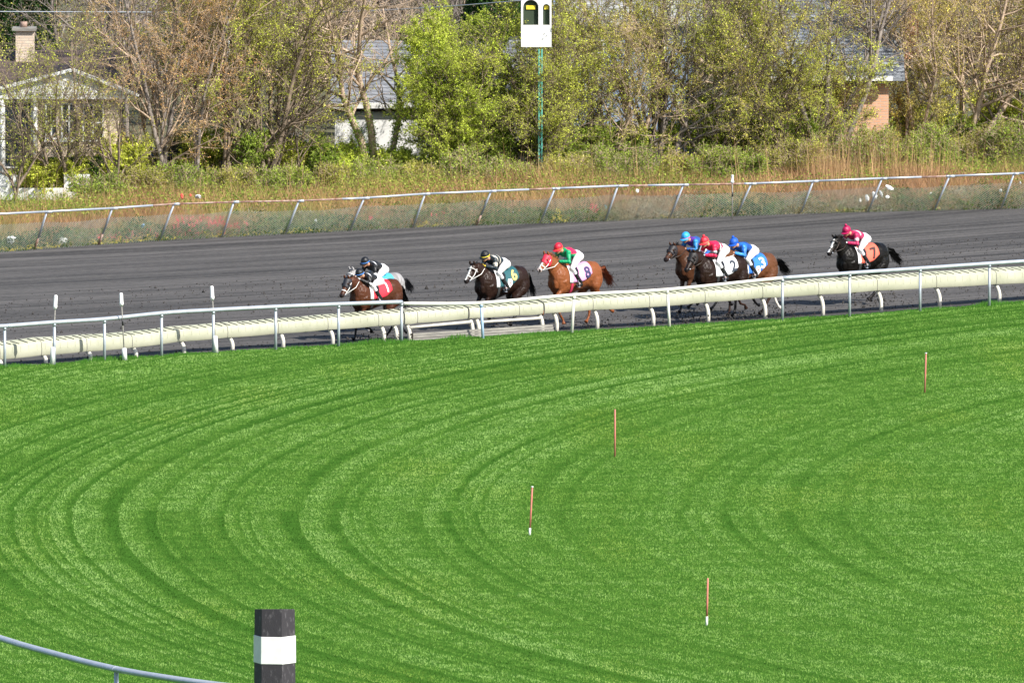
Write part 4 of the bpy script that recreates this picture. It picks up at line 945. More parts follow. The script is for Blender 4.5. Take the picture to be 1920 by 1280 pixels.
# ------------------------------------------------------------------ parked cars behind the trees
m_tyre = mat('tyre', (.015,.015,.016), .8); m_lamp = mat('tail_lamp', (.45,.01,.01), .25)
def car(px, Y, L_, col, label, kind='car', H_=1.42, rot=0):
    r = empty('parked_car' if kind == 'car' else 'parked_van', (X_(px,Y),Y,0), rot, label, kind, 'vehicles parked behind the trees')
    pm = mat('car_paint', col, .25, .1, tuple(c*1.1 for c in col), 3, coat=.6); h = L_/2; W = .85
    if kind == 'car':
        low = [(-h,.32),(-h,.72),(-h+.12,.85),(-h+.95,.90),(h-1.25,.92),(h-.15,.74),(h,.6),(h,.30)]
        cab = [(-h+.55,.89),(-h+1.0,H_-.06),(-h+1.3,H_),(h-2.0,H_),(h-1.75,H_-.05),(h-1.05,.90)]
    else:
        low = [(-h,.32),(-h,1.1),(-h+.1,1.15),(h-.5,1.15),(h-.1,.95),(h,.6),(h,.30)]
        cab = [(-h+.02,1.14),(-h+.08,H_-.1),(-h+.3,H_),(h-1.3,H_),(h-1.0,H_-.08),(h-.35,1.14)]
    b = MB().prism([(x,-W,z) for x,z in low], (0,2*W,0)).build('body', pm, r); bevel(b,.06,3)
    c = MB().prism([(x,-W+.1,z) for x,z in cab], (0,2*W-.2,0)).build('cabin', pm, r); bevel(c,.07,3)
    g = MB()
    n = len(cab); cx = (cab[0][0]+cab[-1][0])/2; zz = .92 if kind=='car' else 1.18
    def q(x,z): return (cx+(x-cx)*.86, zz+.04+(z-zz)*.78)
    poly = [q(x,max(z,zz)) for x,z in cab]
    g.prism([(x,-W+.085,z) for x,z in poly], (0,.03,0)); g.build('side_windows', m_glass, r)
    MB().prism([(x,W-.115,z) for x,z in poly], (0,.03,0)).build('side_windows', m_glass, r)
    for sx in (-h+.75, h-.8):
        for sy in (-1,1):
            wl = MB().tube([(sx,sy*(W-.18),.31),(sx,sy*(W+.01),.31)], .31, 18).build('wheel', m_tyre, r, True)
            MB().tube([(sx,sy*(W+.0),.31),(sx,sy*(W+.02),.31)], .18, 12).build('rim', M['alu'], wl, True)
    for sy in (-1,1): MB().box((-h-.015,sy*.6-.14,.62),(-h+.05,sy*.6+.14,.76)).build('tail_lamp', m_lamp, r)
    for sy in (-1,1): MB().box((h-.06,sy*.58-.16,.56),(h+.015,sy*.58+.16,.68)).build('headlight', M['white'], r)
car(385,387.5,4.2,(.02,.03,.055),'dark blue car parked behind the slim pale trunks')
car(535,388.0,4.3,(.03,.045,.05),'dark teal car parked behind the widest olive tree')
car(1094,391.0,3.0,(.75,.75,.74),'white van parked behind the leaning dark stems','van',1.45)
m_road = mat('street_asphalt', (.06,.06,.06), .9, 0, (.09,.09,.09), 3)
struct('street', [(-40,386.4,.004),(60,386.4,.004),(60,392.2,.004),(-40,392.2,.004)], [(0,1,2,3)], m_road)
# ------------------------------------------------------------------ white sign on a teal lattice pole
Y = 385.9; r = empty('tall_sign', (X_(1013,Y),Y,0), 0, 'white board with dark arched openings on a teal lattice pole', 'sign'); x0 = r.location.x
m_teal = mat('teal_paint', (.10,.45,.38), .5, 0, (.16,.52,.44), 8)
zt = Z_(92,Y); m = MB()
for sx in (-.042,.042):
    for sy in (-.042,.042): m.tube([(sx,sy,0),(sx,sy,zt)], .022, 6)
k = 0; z = 0
while z < zt-.2: 
    s_ = 1 if k%2 else -1
    m.bar((-.042*s_,-.045,z),(.042*s_,-.045,z+.18),.016,.016).bar((-.042*s_,.045,z),(.042*s_,.045,z+.18),.016,.016); z += .18; k += 1
m.build('lattice_pole', m_teal, r)
a = X_(977,Y)-x0; b = X_(1034,Y)-x0; zc = Z_(88,Y); zt = Z_(-60,Y); W_ = b-a
bd = MB().box((a,-.10,zc),(b,-.03,Z_(47,Y))); bd.build('board', M['white'], r)
m = MB(); z0 = Z_(47,Y)+.002
m.box((a,-.10,z0),(a+.06,-.03,zt)).box((a+.57*W_,-.10,z0),(a+.72*W_,-.03,zt)).box((b-.05,-.10,z0),(b,-.03,zt)); m.build('upright', M['white'], r)
for (u0,u1) in ((.07,.57),(.72,.94)):
    xa = a+u0*W_; xb = a+u1*W_; P = []
    zs = Z_(14,Y); n = 12; rr_ = (xb-xa)/2
    P = [(xa,-.095,zt),(xa,-.095,zs)] + [(xa+rr_-rr_*math.cos(math.pi*i/n), -.095, zs+rr_*math.sin(math.pi*i/n)*1.0) for i in range(1,n)] + [(xb,-.095,zs),(xb,-.095,zt)]
    m = MB()
    for i in range(1,len(P)-2): 
        p, q_ = P[i], P[i+1]; m.prism([p, q_, (q_[0],-.095,max(zt,q_[2]+.01)), (p[0],-.095,max(zt,p[2]+.01))], (0,.05,0))
    m.build('arch', M['white'], r)
    MB().box((xa+.2*(xb-xa),-.02,zs-.06),(xb-.2*(xb-xa),.05,zs+.05)).build('yellow_lamp', m_yel, r)
    MB().box((xa,.01,z0),(xb,.03,zt)).build('dark_back', mat('dark_green_back', (.03,.05,.025), .8), r)
# ------------------------------------------------------------------ wires and slim post
def wire(p, q_, sag, label):
    pts = [p.lerp(q_, t/24) - Vector((0,0,4*sag*(t/24)*(1-t/24))) for t in range(25)]
    tag(MB().tube(pts, .016, 5).build('overhead_wire', M['alu'], None, True), label, 'wire')
wire(atY(-60,22,396), atY(470,24,396), .0, 'thin overhead wire crossing behind the left chimney')
wire(atY(440,26,397), atY(978,1,381), .1, 'thin overhead wire running to the white sign')
Y = 391; r = empty('slim_post', (X_(428,Y),Y,0), 0, 'slim white post behind the slim dark olive tree', 'post')
MB().tube([(0,0,0),(0,0,Z_(-20,Y))], .045, 10).build('shaft', M['white'], r, True); MB().box((-.09,-.09,0),(.09,.09,.12)).build('base', M['white'], r)
# ------------------------------------------------------------------ race horses
TR = [(-.80,1.22,.10,.09),(-.76,1.24,.22,.17),(-.64,1.255,.30,.25),(-.45,1.24,.335,.275),(-.22,1.20,.315,.265),(.02,1.16,.315,.275),(.25,1.135,.35,.285),(.45,1.14,.385,.275),(.60,1.17,.39,.255),(.72,1.20,.33,.225),(.82,1.20,.22,.17),(.87,1.20,.11,.10)]
TA = np.array(TR)
def trunk_at(x): return [float(np.interp(x, TA[:,0], TA[:,k])) for k in (1,2,3)]
def loft(m, rings, n=14):
    """closed skin over rings of (centre, axis_u, axis_v, ru, rv)"""
    base = len(m.V)
    for c,u,v,ru,rv in rings:
        for j in range(n):
            t = 2*math.pi*j/n; m.V.append(tuple(c+u*(ru*math.cos(t))+v*(rv*math.sin(t))))
    k = len(rings)
    for i in range(k-1):
        for j in range(n): m.F.append((base+i*n+j, base+i*n+(j+1)%n, base+(i+1)*n+(j+1)%n, base+(i+1)*n+j))
    m.F.append(tuple(base+j for j in range(n))[::-1]); m.F.append(tuple(base+(k-1)*n+j for j in range(n)))
VX, VY, VZ = Vector((1,0,0)), Vector((0,1,0)), Vector((0,0,1))
def limb(m, pts, rad, flat=1.0):
    m.tube(pts, rad, 12, flat)
    for p, r in zip(pts[1:-1], rad[1:-1]): m.ball(p, r*1.02, 10, 7)
LEGS = {  # fore near/far, hind near/far; x,z of joints elbow, knee, fetlock, hoof tip
 0: dict(f=[[(.56,1.00),(.70,.62),(.50,.34),(.33,.30),(.27,.22)], [(.56,1.00),(.62,.58),(.66,.24),(.70,.10),(.77,.04)]],
         h=[[(-.48,.98),(-.30,.80),(-.52,.46),(-.36,.22),(-.28,.12),(-.20,.06)], [(-.55,.98),(-.50,.82),(-.88,.56),(-1.0,.28),(-1.06,.18),(-1.14,.12)]]),
 1: dict(f=[[(.56,1.00),(.86,.74),(1.10,.50),(1.20,.42),(1.27,.36)], [(.56,1.00),(.60,.58),(.44,.26),(.36,.14),(.36,.05)]],
         h=[[(-.48,.98),(-.52,.82),(-.86,.58),(-1.05,.36),(-1.14,.30),(-1.22,.28)], [(-.55,.98),(-.36,.80),(-.62,.50),(-.58,.22),(-.52,.12),(-.44,.05)]]),
 2: dict(f=[[(.56,1.00),(.74,.70),(.60,.42),(.46,.44),(.40,.36)], [(.56,1.00),(.78,.66),(.60,.38),(.46,.36),(.40,.28)]],
         h=[[(-.48,.98),(-.28,.80),(-.50,.50),(-.28,.30),(-.18,.22),(-.10,.16)], [(-.55,.98),(-.40,.82),(-.68,.50),(-.50,.26),(-.42,.18),(-.34,.10)]]),
}
def head_frame(pose):
    """poll, muzzle and axes for the head"""
    poll = Vector(pose['poll']); muz = Vector(pose['muz']); d = (muz-poll).normalized()
    side = Vector((-d.y, d.x, 0)).normalized(); top = d.cross(side).normalized()
    if top.z < 0: top = -top
    return poll, muz, d, side, top
HR = [(-.10,.085,.075,-.01),(-.03,.125,.095,-.01),(.08,.145,.105,-.035),(.20,.150,.105,-.055),(.32,.130,.098,-.055),(.48,.098,.078,-.040),(.64,.076,.064,-.030),(.78,.070,.064,-.026),(.90,.066,.062,-.026),(.98,.046,.048,-.026),(1.02,.018,.02,-.026)]
def head_ring(pose, t, s=1.0):
    poll, muz, d, side, top = head_frame(pose); L_ = (muz-poll).length
    h = float(np.interp(t,[a[0] for a in HR],[a[1] for a in HR])); w_ = float(np.interp(t,[a[0] for a in HR],[a[2] for a in HR])); o = float(np.interp(t,[a[0] for a in HR],[a[3] for a in HR]))
    return (poll + d*(t*L_) + top*o, top, side, h*s, w_*s)
def horse(px, py, number, base, dark, label, cfg, yaw=None, scale=1.0, phase=0):
    g = at(px, py, -.095); yaw = R(222) if yaw is None else R(yaw)
    root = empty('horse', g, yaw, label, 'horse', 'race horses galloping on the track'); root.scale = (scale,)*3
    pose = cfg.get('pose', dict(poll=(1.06,0,1.70), muz=(1.46,.10,1.33)))
    poll, muz, d, side, top = head_frame(pose)
    m = MB()
    loft(m, [(Vector((x,0,zc)),VZ,VY,h,w_) for x,zc,h,w_ in TR], 20)
    # neck
    P0 = Vector((.46,0,1.26)); pts = [(P0,.36,.19),(Vector((.62,0,1.36)),.30,.165),(Vector((.76,0,1.48)).lerp(poll,.08),.225,.125),(Vector((.80,0,1.50)).lerp(poll,.50),.165,.095),(poll+Vector((-.04,0,-.06)),.125,.085),(poll+d*.05+Vector((0,0,-.04)),.10,.08)]
    rings = []
    for i,(p,ru,rv) in enumerate(pts):
        dd = (pts[min(i+1,5)][0]-pts[max(i-1,0)][0]).normalized(); u = VY.cross(dd).normalized()
        rings.append((p,u,VY,ru,rv))
    loft(m, rings, 16)
    loft(m, [head_ring(pose,a[0]) for a in HR], 14)
    L_ = (muz-poll).length
    m.ball(poll+d*(.22*L_)-top*.10, (.085,.075,.085))      # jaw
    for s_ in (-1,1):
        e = poll+side*(.055*s_)+top*.06-d*.01
        m.tube([e, e+top*.05+side*.012*s_, e+top*.10+d*(.02 if cfg.get('earsfwd') else -.02), e+top*.145], [.022,.034,.026,.009], 8)
        m.ball(poll+d*(.27*L_)+side*(.083*s_)+top*.045, (.032,.028,.026))
        m.ball(muz-d*.045+side*(.034*s_)+top*.018, .026)
    m.ball(muz-d*.05-top*.055, (.035,.035,.028))
    # shoulder and haunch masses
    for s_ in (-1,1):
        m.ball((.60,s_*.14,1.10), (.20,.11,.30)); m.ball((-.52,s_*.145,1.12), (.26,.125,.30)); m.ball((.80,s_*.085,1.08),(.09,.085,.15))
    lg = LEGS[phase]
    for s_, k in ((1,0),(-1,1)):
        P = [Vector((x, s_*(.155-.02*i), z)) for i,(x,z) in enumerate(lg['f'][k])]
        up_ = Vector((.62,s_*.15,1.14))
        limb(m, [up_]+P[:1]+[P[0].lerp(P[1],.5)]+P[1:2]+[P[1].lerp(P[2],.5)]+P[2:], [.13,.095,.062,.048,.032,.034,.030,.040])
        hf = P[-1]; hd = (P[-1]-P[-2]).normalized(); m.tube([P[-2].lerp(hf,.6), hf+hd*.02], [.042,.058], 10)
        P = [Vector((x, s_*(.17-.018*i), z)) for i,(x,z) in enumerate(lg['h'][k])]
        limb(m, [Vector((-.52,s_*.14,1.14)),P[0],P[1],P[1].lerp(P[2],.5),P[2],P[2].lerp(P[3],.5),P[3],P[4],P[5]], [.17,.155,.115,.070,.052,.036,.036,.032,.040])
        hf = P[-1]; hd = (P[-1]-P[-2]).normalized(); m.tube([P[-2].lerp(hf,.6), hf+hd*.02], [.042,.058], 10)
    me = fuse(m, 'body', .0165, 5)
    v = vco(me); n = len(v); base = np.array(base); dark = np.array(dark)
    pv = v-np.array(poll); tt = pv@np.array(d)/L_; su = pv@np.array(side); tp = pv@np.array(top)
    f = np.clip((.74-v[:,2])/.28,0,1)*cfg.get('legdark',1)                       # dark points
    ishead = (tt>-.12)&(tt<1.1)&(np.abs(su)<.14)&(np.abs(tp)<.25)&(v[:,0]>poll.x-.06)
    f = np.maximum(f, np.where(ishead, np.clip((tt-.72)/.2,0,1)*.85,0))
    f = np.maximum(f, .55*vnoise(v[:,0]*3, v[:,2]*3, number+3)*cfg.get('mott',.6))
    f = np.maximum(f, np.clip((1.02-v[:,2])/.15,0,1)*np.clip(vnoise(v[:,0]*4,v[:,1]*4,4),0,1)*.3)
    col = base*(1-f)[:,None] + dark*f[:,None]
    if cfg.get('dapple'):
        dp = vnoise(v[:,0]*16, v[:,2]*16+v[:,1]*9, 9)[:,None]; col = col*(.65+.6*dp)
    bl = cfg.get('blaze')
    if bl:
        msk = ishead & (tp > -.02) & (np.abs(su+.004*np.sin(tt*20)) < bl*(1-.35*tt)) & (tt > .12) & (tt < cfg.get('blaze_end',.92))
        col[msk] = (.72,.70,.66)
    if cfg.get('white_muzzle'): col[ishead&(tt>.80)] = (.55,.45,.42)
    for wx,wz,wr in cfg.get('socks',[]):
        msk = (np.hypot(v[:,0]-wx, v[:,2]-wz) < wr) & (v[:,1]*cfg.get('sockside',1) > 0); col[msk] = (.70,.66,.60)
    ns_ = ishead & (np.abs(np.abs(su)-.04) < .018) & (tt > .90) & (tp > -.04); col[ns_] = (.02,.015,.015)
    setcol(me, col); link('body', me, M['coat'], root)
    # eyes
    for s_ in (-1,1):
        MB().ball(poll+d*(.27*L_)+side*(.101*s_)+top*.047, .017, 8, 6).build('eye', M['boot'], root, True)
    hc = cfg.get('hair', tuple(dark*.6))
    # mane: tufts along the crest falling to the far side, blown back
    r = np.random.default_rng(number*7+px); mm = MB()
    def strip(p, q_, wdt, nrm): 
        b = len(mm.V); q_ = Vector(q_); p = Vector(p); mid = p.lerp(q_,.5)+Vector((0,0,.02))
        s2 = nrm*wdt; mm.V += [tuple(p-s2),tuple(p+s2),tuple(mid+s2*.9),tuple(mid-s2*.9),tuple(q_+s2*.2),tuple(q_-s2*.2)]; mm.F += [(b,b+1,b+2,b+3),(b+3,b+2,b+4,b+5)]
    for i in range(170):
        t = i/169; c = Vector((.50,0,1.50)).lerp(poll+Vector((-.03,0,.085)),t)+Vector((0,0,-.035*math.sin(math.pi*t)+ .035*(1-t)))
        e = c + Vector((-.05-.12*r.random(), r.normal(-.02,.045), .015+r.normal(0,.03)))
        strip(c+Vector((0,r.normal(0,.012),-.025)), e, .014, Vector((.8,0,.6)))
    for i in range(26): 
        c = poll+top*.08; strip(c+side*r.normal(0,.02), c+d*r.uniform(.02,.10)+top*r.uniform(0,.03)+side*r.normal(0,.03), .010, side)
    me = mm.mesh('mane'); setcol(me, np.tile(np.array(hc),(len(me.vertices),1))*r.uniform(.6,1.6,(len(me.vertices),1))); link('mane', me, M['hair'], root)
    # tail streaming behind
    mm = MB(); tl = cfg.get('tail',(.62,-.30)); yl = cfg.get('taily',0)
    for i in range(200):
        L2 = r.uniform(.55,1.0); a = Vector((-.78,0,1.36)); b_ = a+Vector((-tl[0]*.5*L2, r.normal(yl*.5,.03), tl[1]*.18+r.normal(.02,.03))); c = a+Vector((-tl[0]*L2, r.normal(yl,.075), tl[1]*L2+r.normal(0,.07)))
        w_ = .016; nn = Vector((.3,.4,.8)).normalized() if i%2 else VY
        b = len(mm.V); mm.V += [tuple(a+Vector((0,r.normal(0,.02),r.normal(0,.02)))-nn*w_),tuple(a+nn*w_),tuple(b_+nn*w_*1.4),tuple(b_-nn*w_*1.4),tuple(c+nn*w_*.3),tuple(c-nn*w_*.3)]; mm.F += [(b,b+1,b+2,b+3),(b+3,b+2,b+4,b+5)]
    me = mm.mesh('tail'); setcol(me, np.tile(np.array(cfg.get('tailcol',hc)),(len(me.vertices),1))*r.uniform(.5,1.7,(len(me.vertices),1))); link('tail', me, M['hair'], root)
    # bridle, hood, reins
    def strapring(t, s0, wdt, nm, mt, tilt=0):
        m = MB(); A = []; 
        for k_ in range(3):
            c,u,v_,ru,rv = head_ring(pose, t+(k_-1)*wdt, s0); n_=16
            A.append([c+d*0+u*(ru*math.cos(2*math.pi*j/n_))+v_*(rv*math.sin(2*math.pi*j/n_))+d*(tilt*math.cos(2*math.pi*j/n_)) for j in range(n_)])
        V = [p for a in A for p in a]; F=[(i*16+j,i*16+(j+1)%16,(i+1)*16+(j+1)%16,(i+1)*16+j) for i in range(2) for j in range(16)]
        o = m.add(V,F).build(nm, mt, root, True); so = o.modifiers.new('t','SOLIDIFY'); so.thickness=.012; so.offset=1; return o
    sm = M['strap_w'] if cfg.get('bridle','w') == 'w' else M['strap_d']
    strapring(.62, 1.07, .022, 'noseband', sm, .02)
    strapring(.16, 1.07, .014, 'browband', sm, .05) if not cfg.get('hood') else None
    for s_ in (-1,1):
        c1 = head_ring(pose,.10,1.0); c2 = head_ring(pose,.80,1.0); mid = head_ring(pose,.42,1.0)
        pts = [c1[0]+c1[2]*(c1[4]*1.08*s_)+c1[1]*.02, mid[0]+mid[2]*(mid[4]*1.10*s_)-mid[1]*.02, c2[0]+c2[2]*(c2[4]*1.12*s_)-c2[1]*.02]
        MB().tube(pts, .011, 6).build('cheek_strap', sm, root, True)
        hand = Vector((.66,.07*s_,1.62))
        bit = pts[-1]; nk = bit.lerp(hand,.55)+Vector((0,s_*.09,-.03))
        MB().tube([bit, nk, hand], .009, 6).build('rein', sm if cfg.get('rein','w')=='w' else M['strap_d'], root, True)
        MB().ball(bit, .018, 8, 6).build('bit_ring', M['alu'], root, True)
    if cfg.get('hood'):
        hm = mat('hood_cloth', cfg['hood'], .6, 0, tuple(c*1.3+.002 for c in cfg['hood']), 12); mh = MB(); n_=18; A=[]
        for t in (-.06,.0,.08,.16,.24,.32,.40,.47):
            c,u,v_,ru,rv = head_ring(pose,t,1.10); A.append([c+u*(ru*math.cos(2*math.pi*j/n_))+v_*(rv*math.sin(2*math.pi*j/n_)) for j in range(n_)])
        V=[p for a in A for p in a]
        F=[(i*n_+j,i*n_+(j+1)%n_,(i+1)*n_+(j+1)%n_,(i+1)*n_+j) for i in range(7) for j in range(n_) if not (i in (3,4) and j in (3,14)) and not (i>=5 and 7<=j<=10)]
        o = mh.add(V,F).build('blinker_hood', hm, root, True); so=o.modifiers.new('t','SOLIDIFY'); so.thickness=.008; so.offset=1
        for s_ in (-1,1):
            c,u,v_,ru,rv = head_ring(pose,.30,1.0)
            MB().ball(c+v_*(s_*(rv*1.08))+u*.05-d*.01, (.028,.028,.045), 10, 6).build('blinker_cup', hm, o, True)
    # saddle pad, number cloth, saddle, girth
    def drape(name, x0, x1, th0, th1, off, colr, nx_=10, nt_=26, slant=0, corner=0):
        V=[];F=[]
        for i in range(nx_+1):
            for j in range(nt_+1):
                u = i/nx_; th = th0+(th1-th0)*j/nt_; x = x0+(x1-x0)*u + slant*abs(th)/R(90)
                e = 1-corner*max(0,abs(th)/max(abs(th1),.1)-.8)*5*(1-u)
                x = x1+slant*abs(th)/R(90) + (x-(x1+slant*abs(th)/R(90)))*e
                zc,h,w_ = trunk_at(x); bul = 1+.02*math.sin(7*u+3*th)*max(0,abs(th)-.6)
                V.append((x,(w_+off)*math.sin(th)*bul,zc+(h+off)*math.cos(th)))
        for i in range(nx_):
            for j in range(nt_): a=i*(nt_+1)+j; F.append((a,a+1,a+nt_+2,a+nt_+1))
        me = MB().add(V,F).mesh(name); setcol(me, np.tile(np.array(colr),(len(V),1))); o = link(name, me, M['cloth'], root, True)
        so=o.modifiers.new('t','SOLIDIFY'); so.thickness=.010; so.offset=0; return o
    drape('girth', .36,.44,-math.pi,math.pi,.010,cfg.get('girth',(.03,.03,.03)),3,40)
    drape('saddle_pad', .30,.47,R(-98),R(98),.016,(.76,.74,.74),8,26,.02)
    cloth = drape('number_cloth', -.30,.38,R(-96),R(96),.028,cfg['cloth'],12,30,.015,.35)
    sdl = MB()
    loft(sdl,[(Vector((x,0,z)),VZ,VY,a,b_) for x,z,a,b_ in ((.0,1.535,.02,.07),(.05,1.53,.035,.12),(.16,1.52,.035,.11),(.28,1.545,.04,.09),(.36,1.57,.045,.07),(.40,1.585,.03,.04),(.42,1.58,.01,.02))],14)
    for s_ in (-1,1):
        pts=[]; 
        for th in (15,35,52,68):
            zc,h,w_=trunk_at(.28); pts.append(Vector((.28-.02*th/60,(w_+.045)*math.sin(R(th))*s_,zc+(h+.045)*math.cos(R(th)))))
        sdl.tube(pts,[.10,.11,.10,.06],10,.16)
    sdl.build('saddle', M['boot'], root, True)
    num = cfg.get('num')
    if num:
        cu = bpy.data.curves.new('n','FONT'); cu.body = num; cu.size = .40; cu.extrude = 0; cu.offset=.010; cu.align_x='CENTER'; cu.align_y='CENTER'; cu.resolution_u=4
        to = bpy.data.objects.new('n',cu); C.objects.link(to); bpy.context.view_layer.update(); me = bpy.data.meshes.new_from_object(to.evaluated_get(bpy.context.evaluated_depsgraph_get())); bpy.data.objects.remove(to)
        import bmesh
        bm = bmesh.new(); bm.from_mesh(me); bmesh.ops.triangulate(bm, faces=bm.faces); 
        for _ in range(2):
            bmesh.ops.subdivide_edges(bm, edges=[e for e in bm.edges if e.calc_length() > .03], cuts=1)
        nx0 = cfg.get('numx', -.10); ztop=cfg.get('numth', 63)
        for v_ in bm.verts:
            x = nx0 - v_.co.x*1.0*(-1 if False else 1); th = R(ztop) - v_.co.y/.34
            # the near side is +y seen from outside: reading direction runs from head to tail
            zc,h,w_ = trunk_at(x); o_=.043; v_.co = Vector((x,(w_+o_)*math.sin(th),zc+(h+o_)*math.cos(th)))
        bm.to_mesh(me); bm.free(); me.update()
        setcol(me, np.tile(np.array(cfg['numcol']),(len(me.vertices),1))); nb = link('number', me, M['cloth'], cloth)
        so = nb.modifiers.new('t','SOLIDIFY'); so.thickness=.008; so.offset=0
    if cfg.get('badge'):
        P=[]; b0=cfg['badge']
        for k_ in range(7):
            a_ = [(.00,-.11),(.075,-.05),(.09,.04),(.06,.10),(-.06,.10),(-.09,.04),(-.075,-.05)][k_]
            x=b0[0]-a_[0]; th=R(b0[1])-a_[1]/.34; zc,h,w_=trunk_at(x); P.append(Vector((x,(w_+.040)*math.sin(th),zc+(h+.040)*math.cos(th))))
        me = MB().prism(P,(0,.008,0)).mesh('badge'); setcol(me,np.tile(np.array((.72,.72,.70)),(len(me.vertices),1))); bd_ = link('badge', me, M['cloth'], cloth)
        c = sum(P,Vector())/7+Vector((0,.012,0)); me = MB().ball(c,(.028,.006,.024),8,5).mesh('emblem'); setcol(me,np.tile(np.array((.60,.10,.06)),(len(me.vertices),1))); link('emblem', me, M['cloth'], cloth)
    return root
# ------------------------------------------------------------------ jockeys
def jockey(hroot, label, J):
    s_ = hroot.scale[0]; dz = J.get('dz',0); dx = J.get('dx',0)
    root = empty('person', hroot.location, hroot.rotation_euler[2]); root.scale = (s_,)*3
    tag(root, label, 'jockey', 'jockeys crouched over their horses')
    lx = J.get('lean',0)
    hip = Vector((.02+dx,0,1.72+dz)); wst = Vector((.16+dx,0,1.765+dz)); chs = Vector((.36+dx,0,1.80+dz+lx)); nk = Vector((.50+dx,0,1.85+dz+lx)); hd = Vector((.625+dx,0,1.915+dz+lx))
    hy = J.get('turn',.25)          # head turned towards the near side
    def arm(s):
        sh = Vector((.455+dx,s*.175,1.815+dz+lx)); el = Vector((.50+dx,s*.25,1.60+dz*.6)); ha = Vector((.72,s*.065,1.63)); return sh,el,ha
    def leg(s):
        h = hip+Vector((.02,s*.11,-.03)); k = Vector((.40,s*.26,1.44)); a = Vector((.17,s*.335,1.08)); t = Vector((.33,s*.345,1.02)); return h,k,a,t
    F = Vector((math.cos(hy),math.sin(hy),-.35)).normalized(); S = Vector((-F.y,F.x,0)).normalized(); U = F.cross(S)
    if U.z < 0: U = -U
    # one continuous body (skin)
    m = MB(); loft(m,[(p,VZ if i>2 else Vector((-.3,0,1)).normalized(),VY,a,b) for i,(p,a,b) in enumerate(((hip+Vector((-.10,0,-.02)),.06,.08),(hip,.115,.145),(wst,.085,.115),(chs,.10,.15),(chs.lerp(nk,.5),.095,.15),(nk+Vector((-.02,0,0)),.06,.09)))],14)
    m.tube([nk+Vector((-.03,0,-.01)),nk.lerp(hd,.5),hd+Vector((-.01,0,-.02))],[.055,.050,.052],10)
    MX = Matrix((F,S,U)).transposed()
    m.ball(hd,(.098,.076,.115),14,10,MX); m.ball(hd+F*.045-U*.065,(.05,.048,.045),10,7,MX)      # skull, jaw
    m.tube([hd+F*.088+U*.012,hd+F*.112-U*.022,hd+F*.098-U*.034],[.010,.015,.010],8)               # nose
    m.ball(hd+F*.088-U*.062,(.012,.022,.007),8,5,MX); m.ball(hd+F*.090-U*.052,(.012,.022,.006),8,5,MX); m.ball(hd+F*.075-U*.098,.02,8,6)
    for s in (-1,1):
        m.ball(hd+S*(.076*s)-U*.015,(.018,.010,.030),8,6,MX)
        sh,el,ha = arm(s); m.tube([chs+Vector((.05,s*.08,0)),sh,sh.lerp(el,.5),el,el.lerp(ha,.5),ha],[.07,.055,.043,.038,.032,.025],10); m.ball(el,.038,8,6)
        fd = (ha-el).normalized()
        # palm, four curled fingers and a thumb round the rein
        pc = ha+fd*.045; dn = Vector((0,0,-1)); acr = fd.cross(dn).normalized()
        m.ball(pc,(.045,.022,.040),10,7,Matrix((fd,acr,fd.cross(acr))).transposed())
        for k in range(4):
            b0 = pc+fd*.030+dn*(.030-.020*k)*-1+acr*(-.0)*s; L_=[.026,.030,.028,.022][k]
            inn = Vector((0,-s,0)); m.tube([b0,b0+fd*L_,b0+fd*L_*1.2+inn*.022,b0+fd*.006+inn*.036],[.0105,.010,.0095,.009],7)
        m.tube([pc-dn*.025,pc-dn*.042+fd*.018+Vector((0,-s*.012,0)),pc-dn*.038+fd*.040+Vector((0,-s*.02,0))],[.012,.011,.010],7)
        h,k,a,t = leg(s); m.tube([h,h.lerp(k,.5),k,k.lerp(a,.4),a],[.085,.075,.055,.05,.036],12); m.ball(k,.055,10,7); m.tube([a+Vector((-.03,0,-.03)),a.lerp(t,.5)+Vector((0,0,-.01)),t],[.036,.034,.026],10)
    me = fuse(m,'body',.0095,2); v = vco(me); col = np.tile(np.array(J.get('skin',(.52,.27,.17))),(len(v),1))
    lips = np.linalg.norm(v-np.array(hd+F*.10-U*.057),axis=1)<.016; col[lips]=(.40,.13,.10)
    gl = J.get('glove')
    if gl is not None:
        for s in (-1,1): col[np.linalg.norm(v-np.array(arm(s)[2]+Vector((.03,0,0))),axis=1)<.085] = gl
    setcol(me,col); link('body',me,M['skin'],root)
    # jacket
    m = MB(); loft(m,[(p,Vector((-.3,0,1)).normalized(),VY,a,b) for p,a,b in ((wst+Vector((-.06,0,-.005)),.108,.140),(wst+Vector((.02,0,.01)),.118,.150),(chs+Vector((-.08,0,.015)),.128,.172),(chs+Vector((.03,0,.01)),.126,.185),(chs.lerp(nk,.5),.115,.175),(nk+Vector((-.03,0,.0)),.085,.12),(nk+Vector((.0,0,.005)),.068,.075))],16)
    for s in (-1,1):
        sh,el,ha = arm(s); m.tube([chs+Vector((.03,s*.08,.01)),sh,sh.lerp(el,.5),el,el.lerp(ha,.5),ha-(ha-el)*.12],[.09,.073,.062,.056,.046,.036],12); m.ball(el,.056,10,7); m.ball(sh,.076,10,7)
    me = fuse(m,'jacket',.011,2); v = vco(me); nj = len(v); col = np.tile(np.array(J['body']),(nj,1)).astype(float)
    # distance along arm for sleeves
    best = np.full(nj,9.); tpar = np.zeros(nj)
    for s in (-1,1):
        sh,el,ha = arm(s)
        for a,b,o in ((sh,el,0),(el,ha,1)):
            a=np.array(a);b=np.array(b);ab=b-a; t=np.clip((v-a)@ab/(ab@ab),0,1); dd=np.linalg.norm(v-(a+t[:,None]*ab),axis=1)
            kk=dd<best; best[kk]=dd[kk]; tpar[kk]=(t+o)[kk]
    slv = (best<.085)&((np.abs(v[:,1])>.155)|(tpar>.15)); 
    if J.get('sleeve') is not None: col[slv]=J['sleeve']
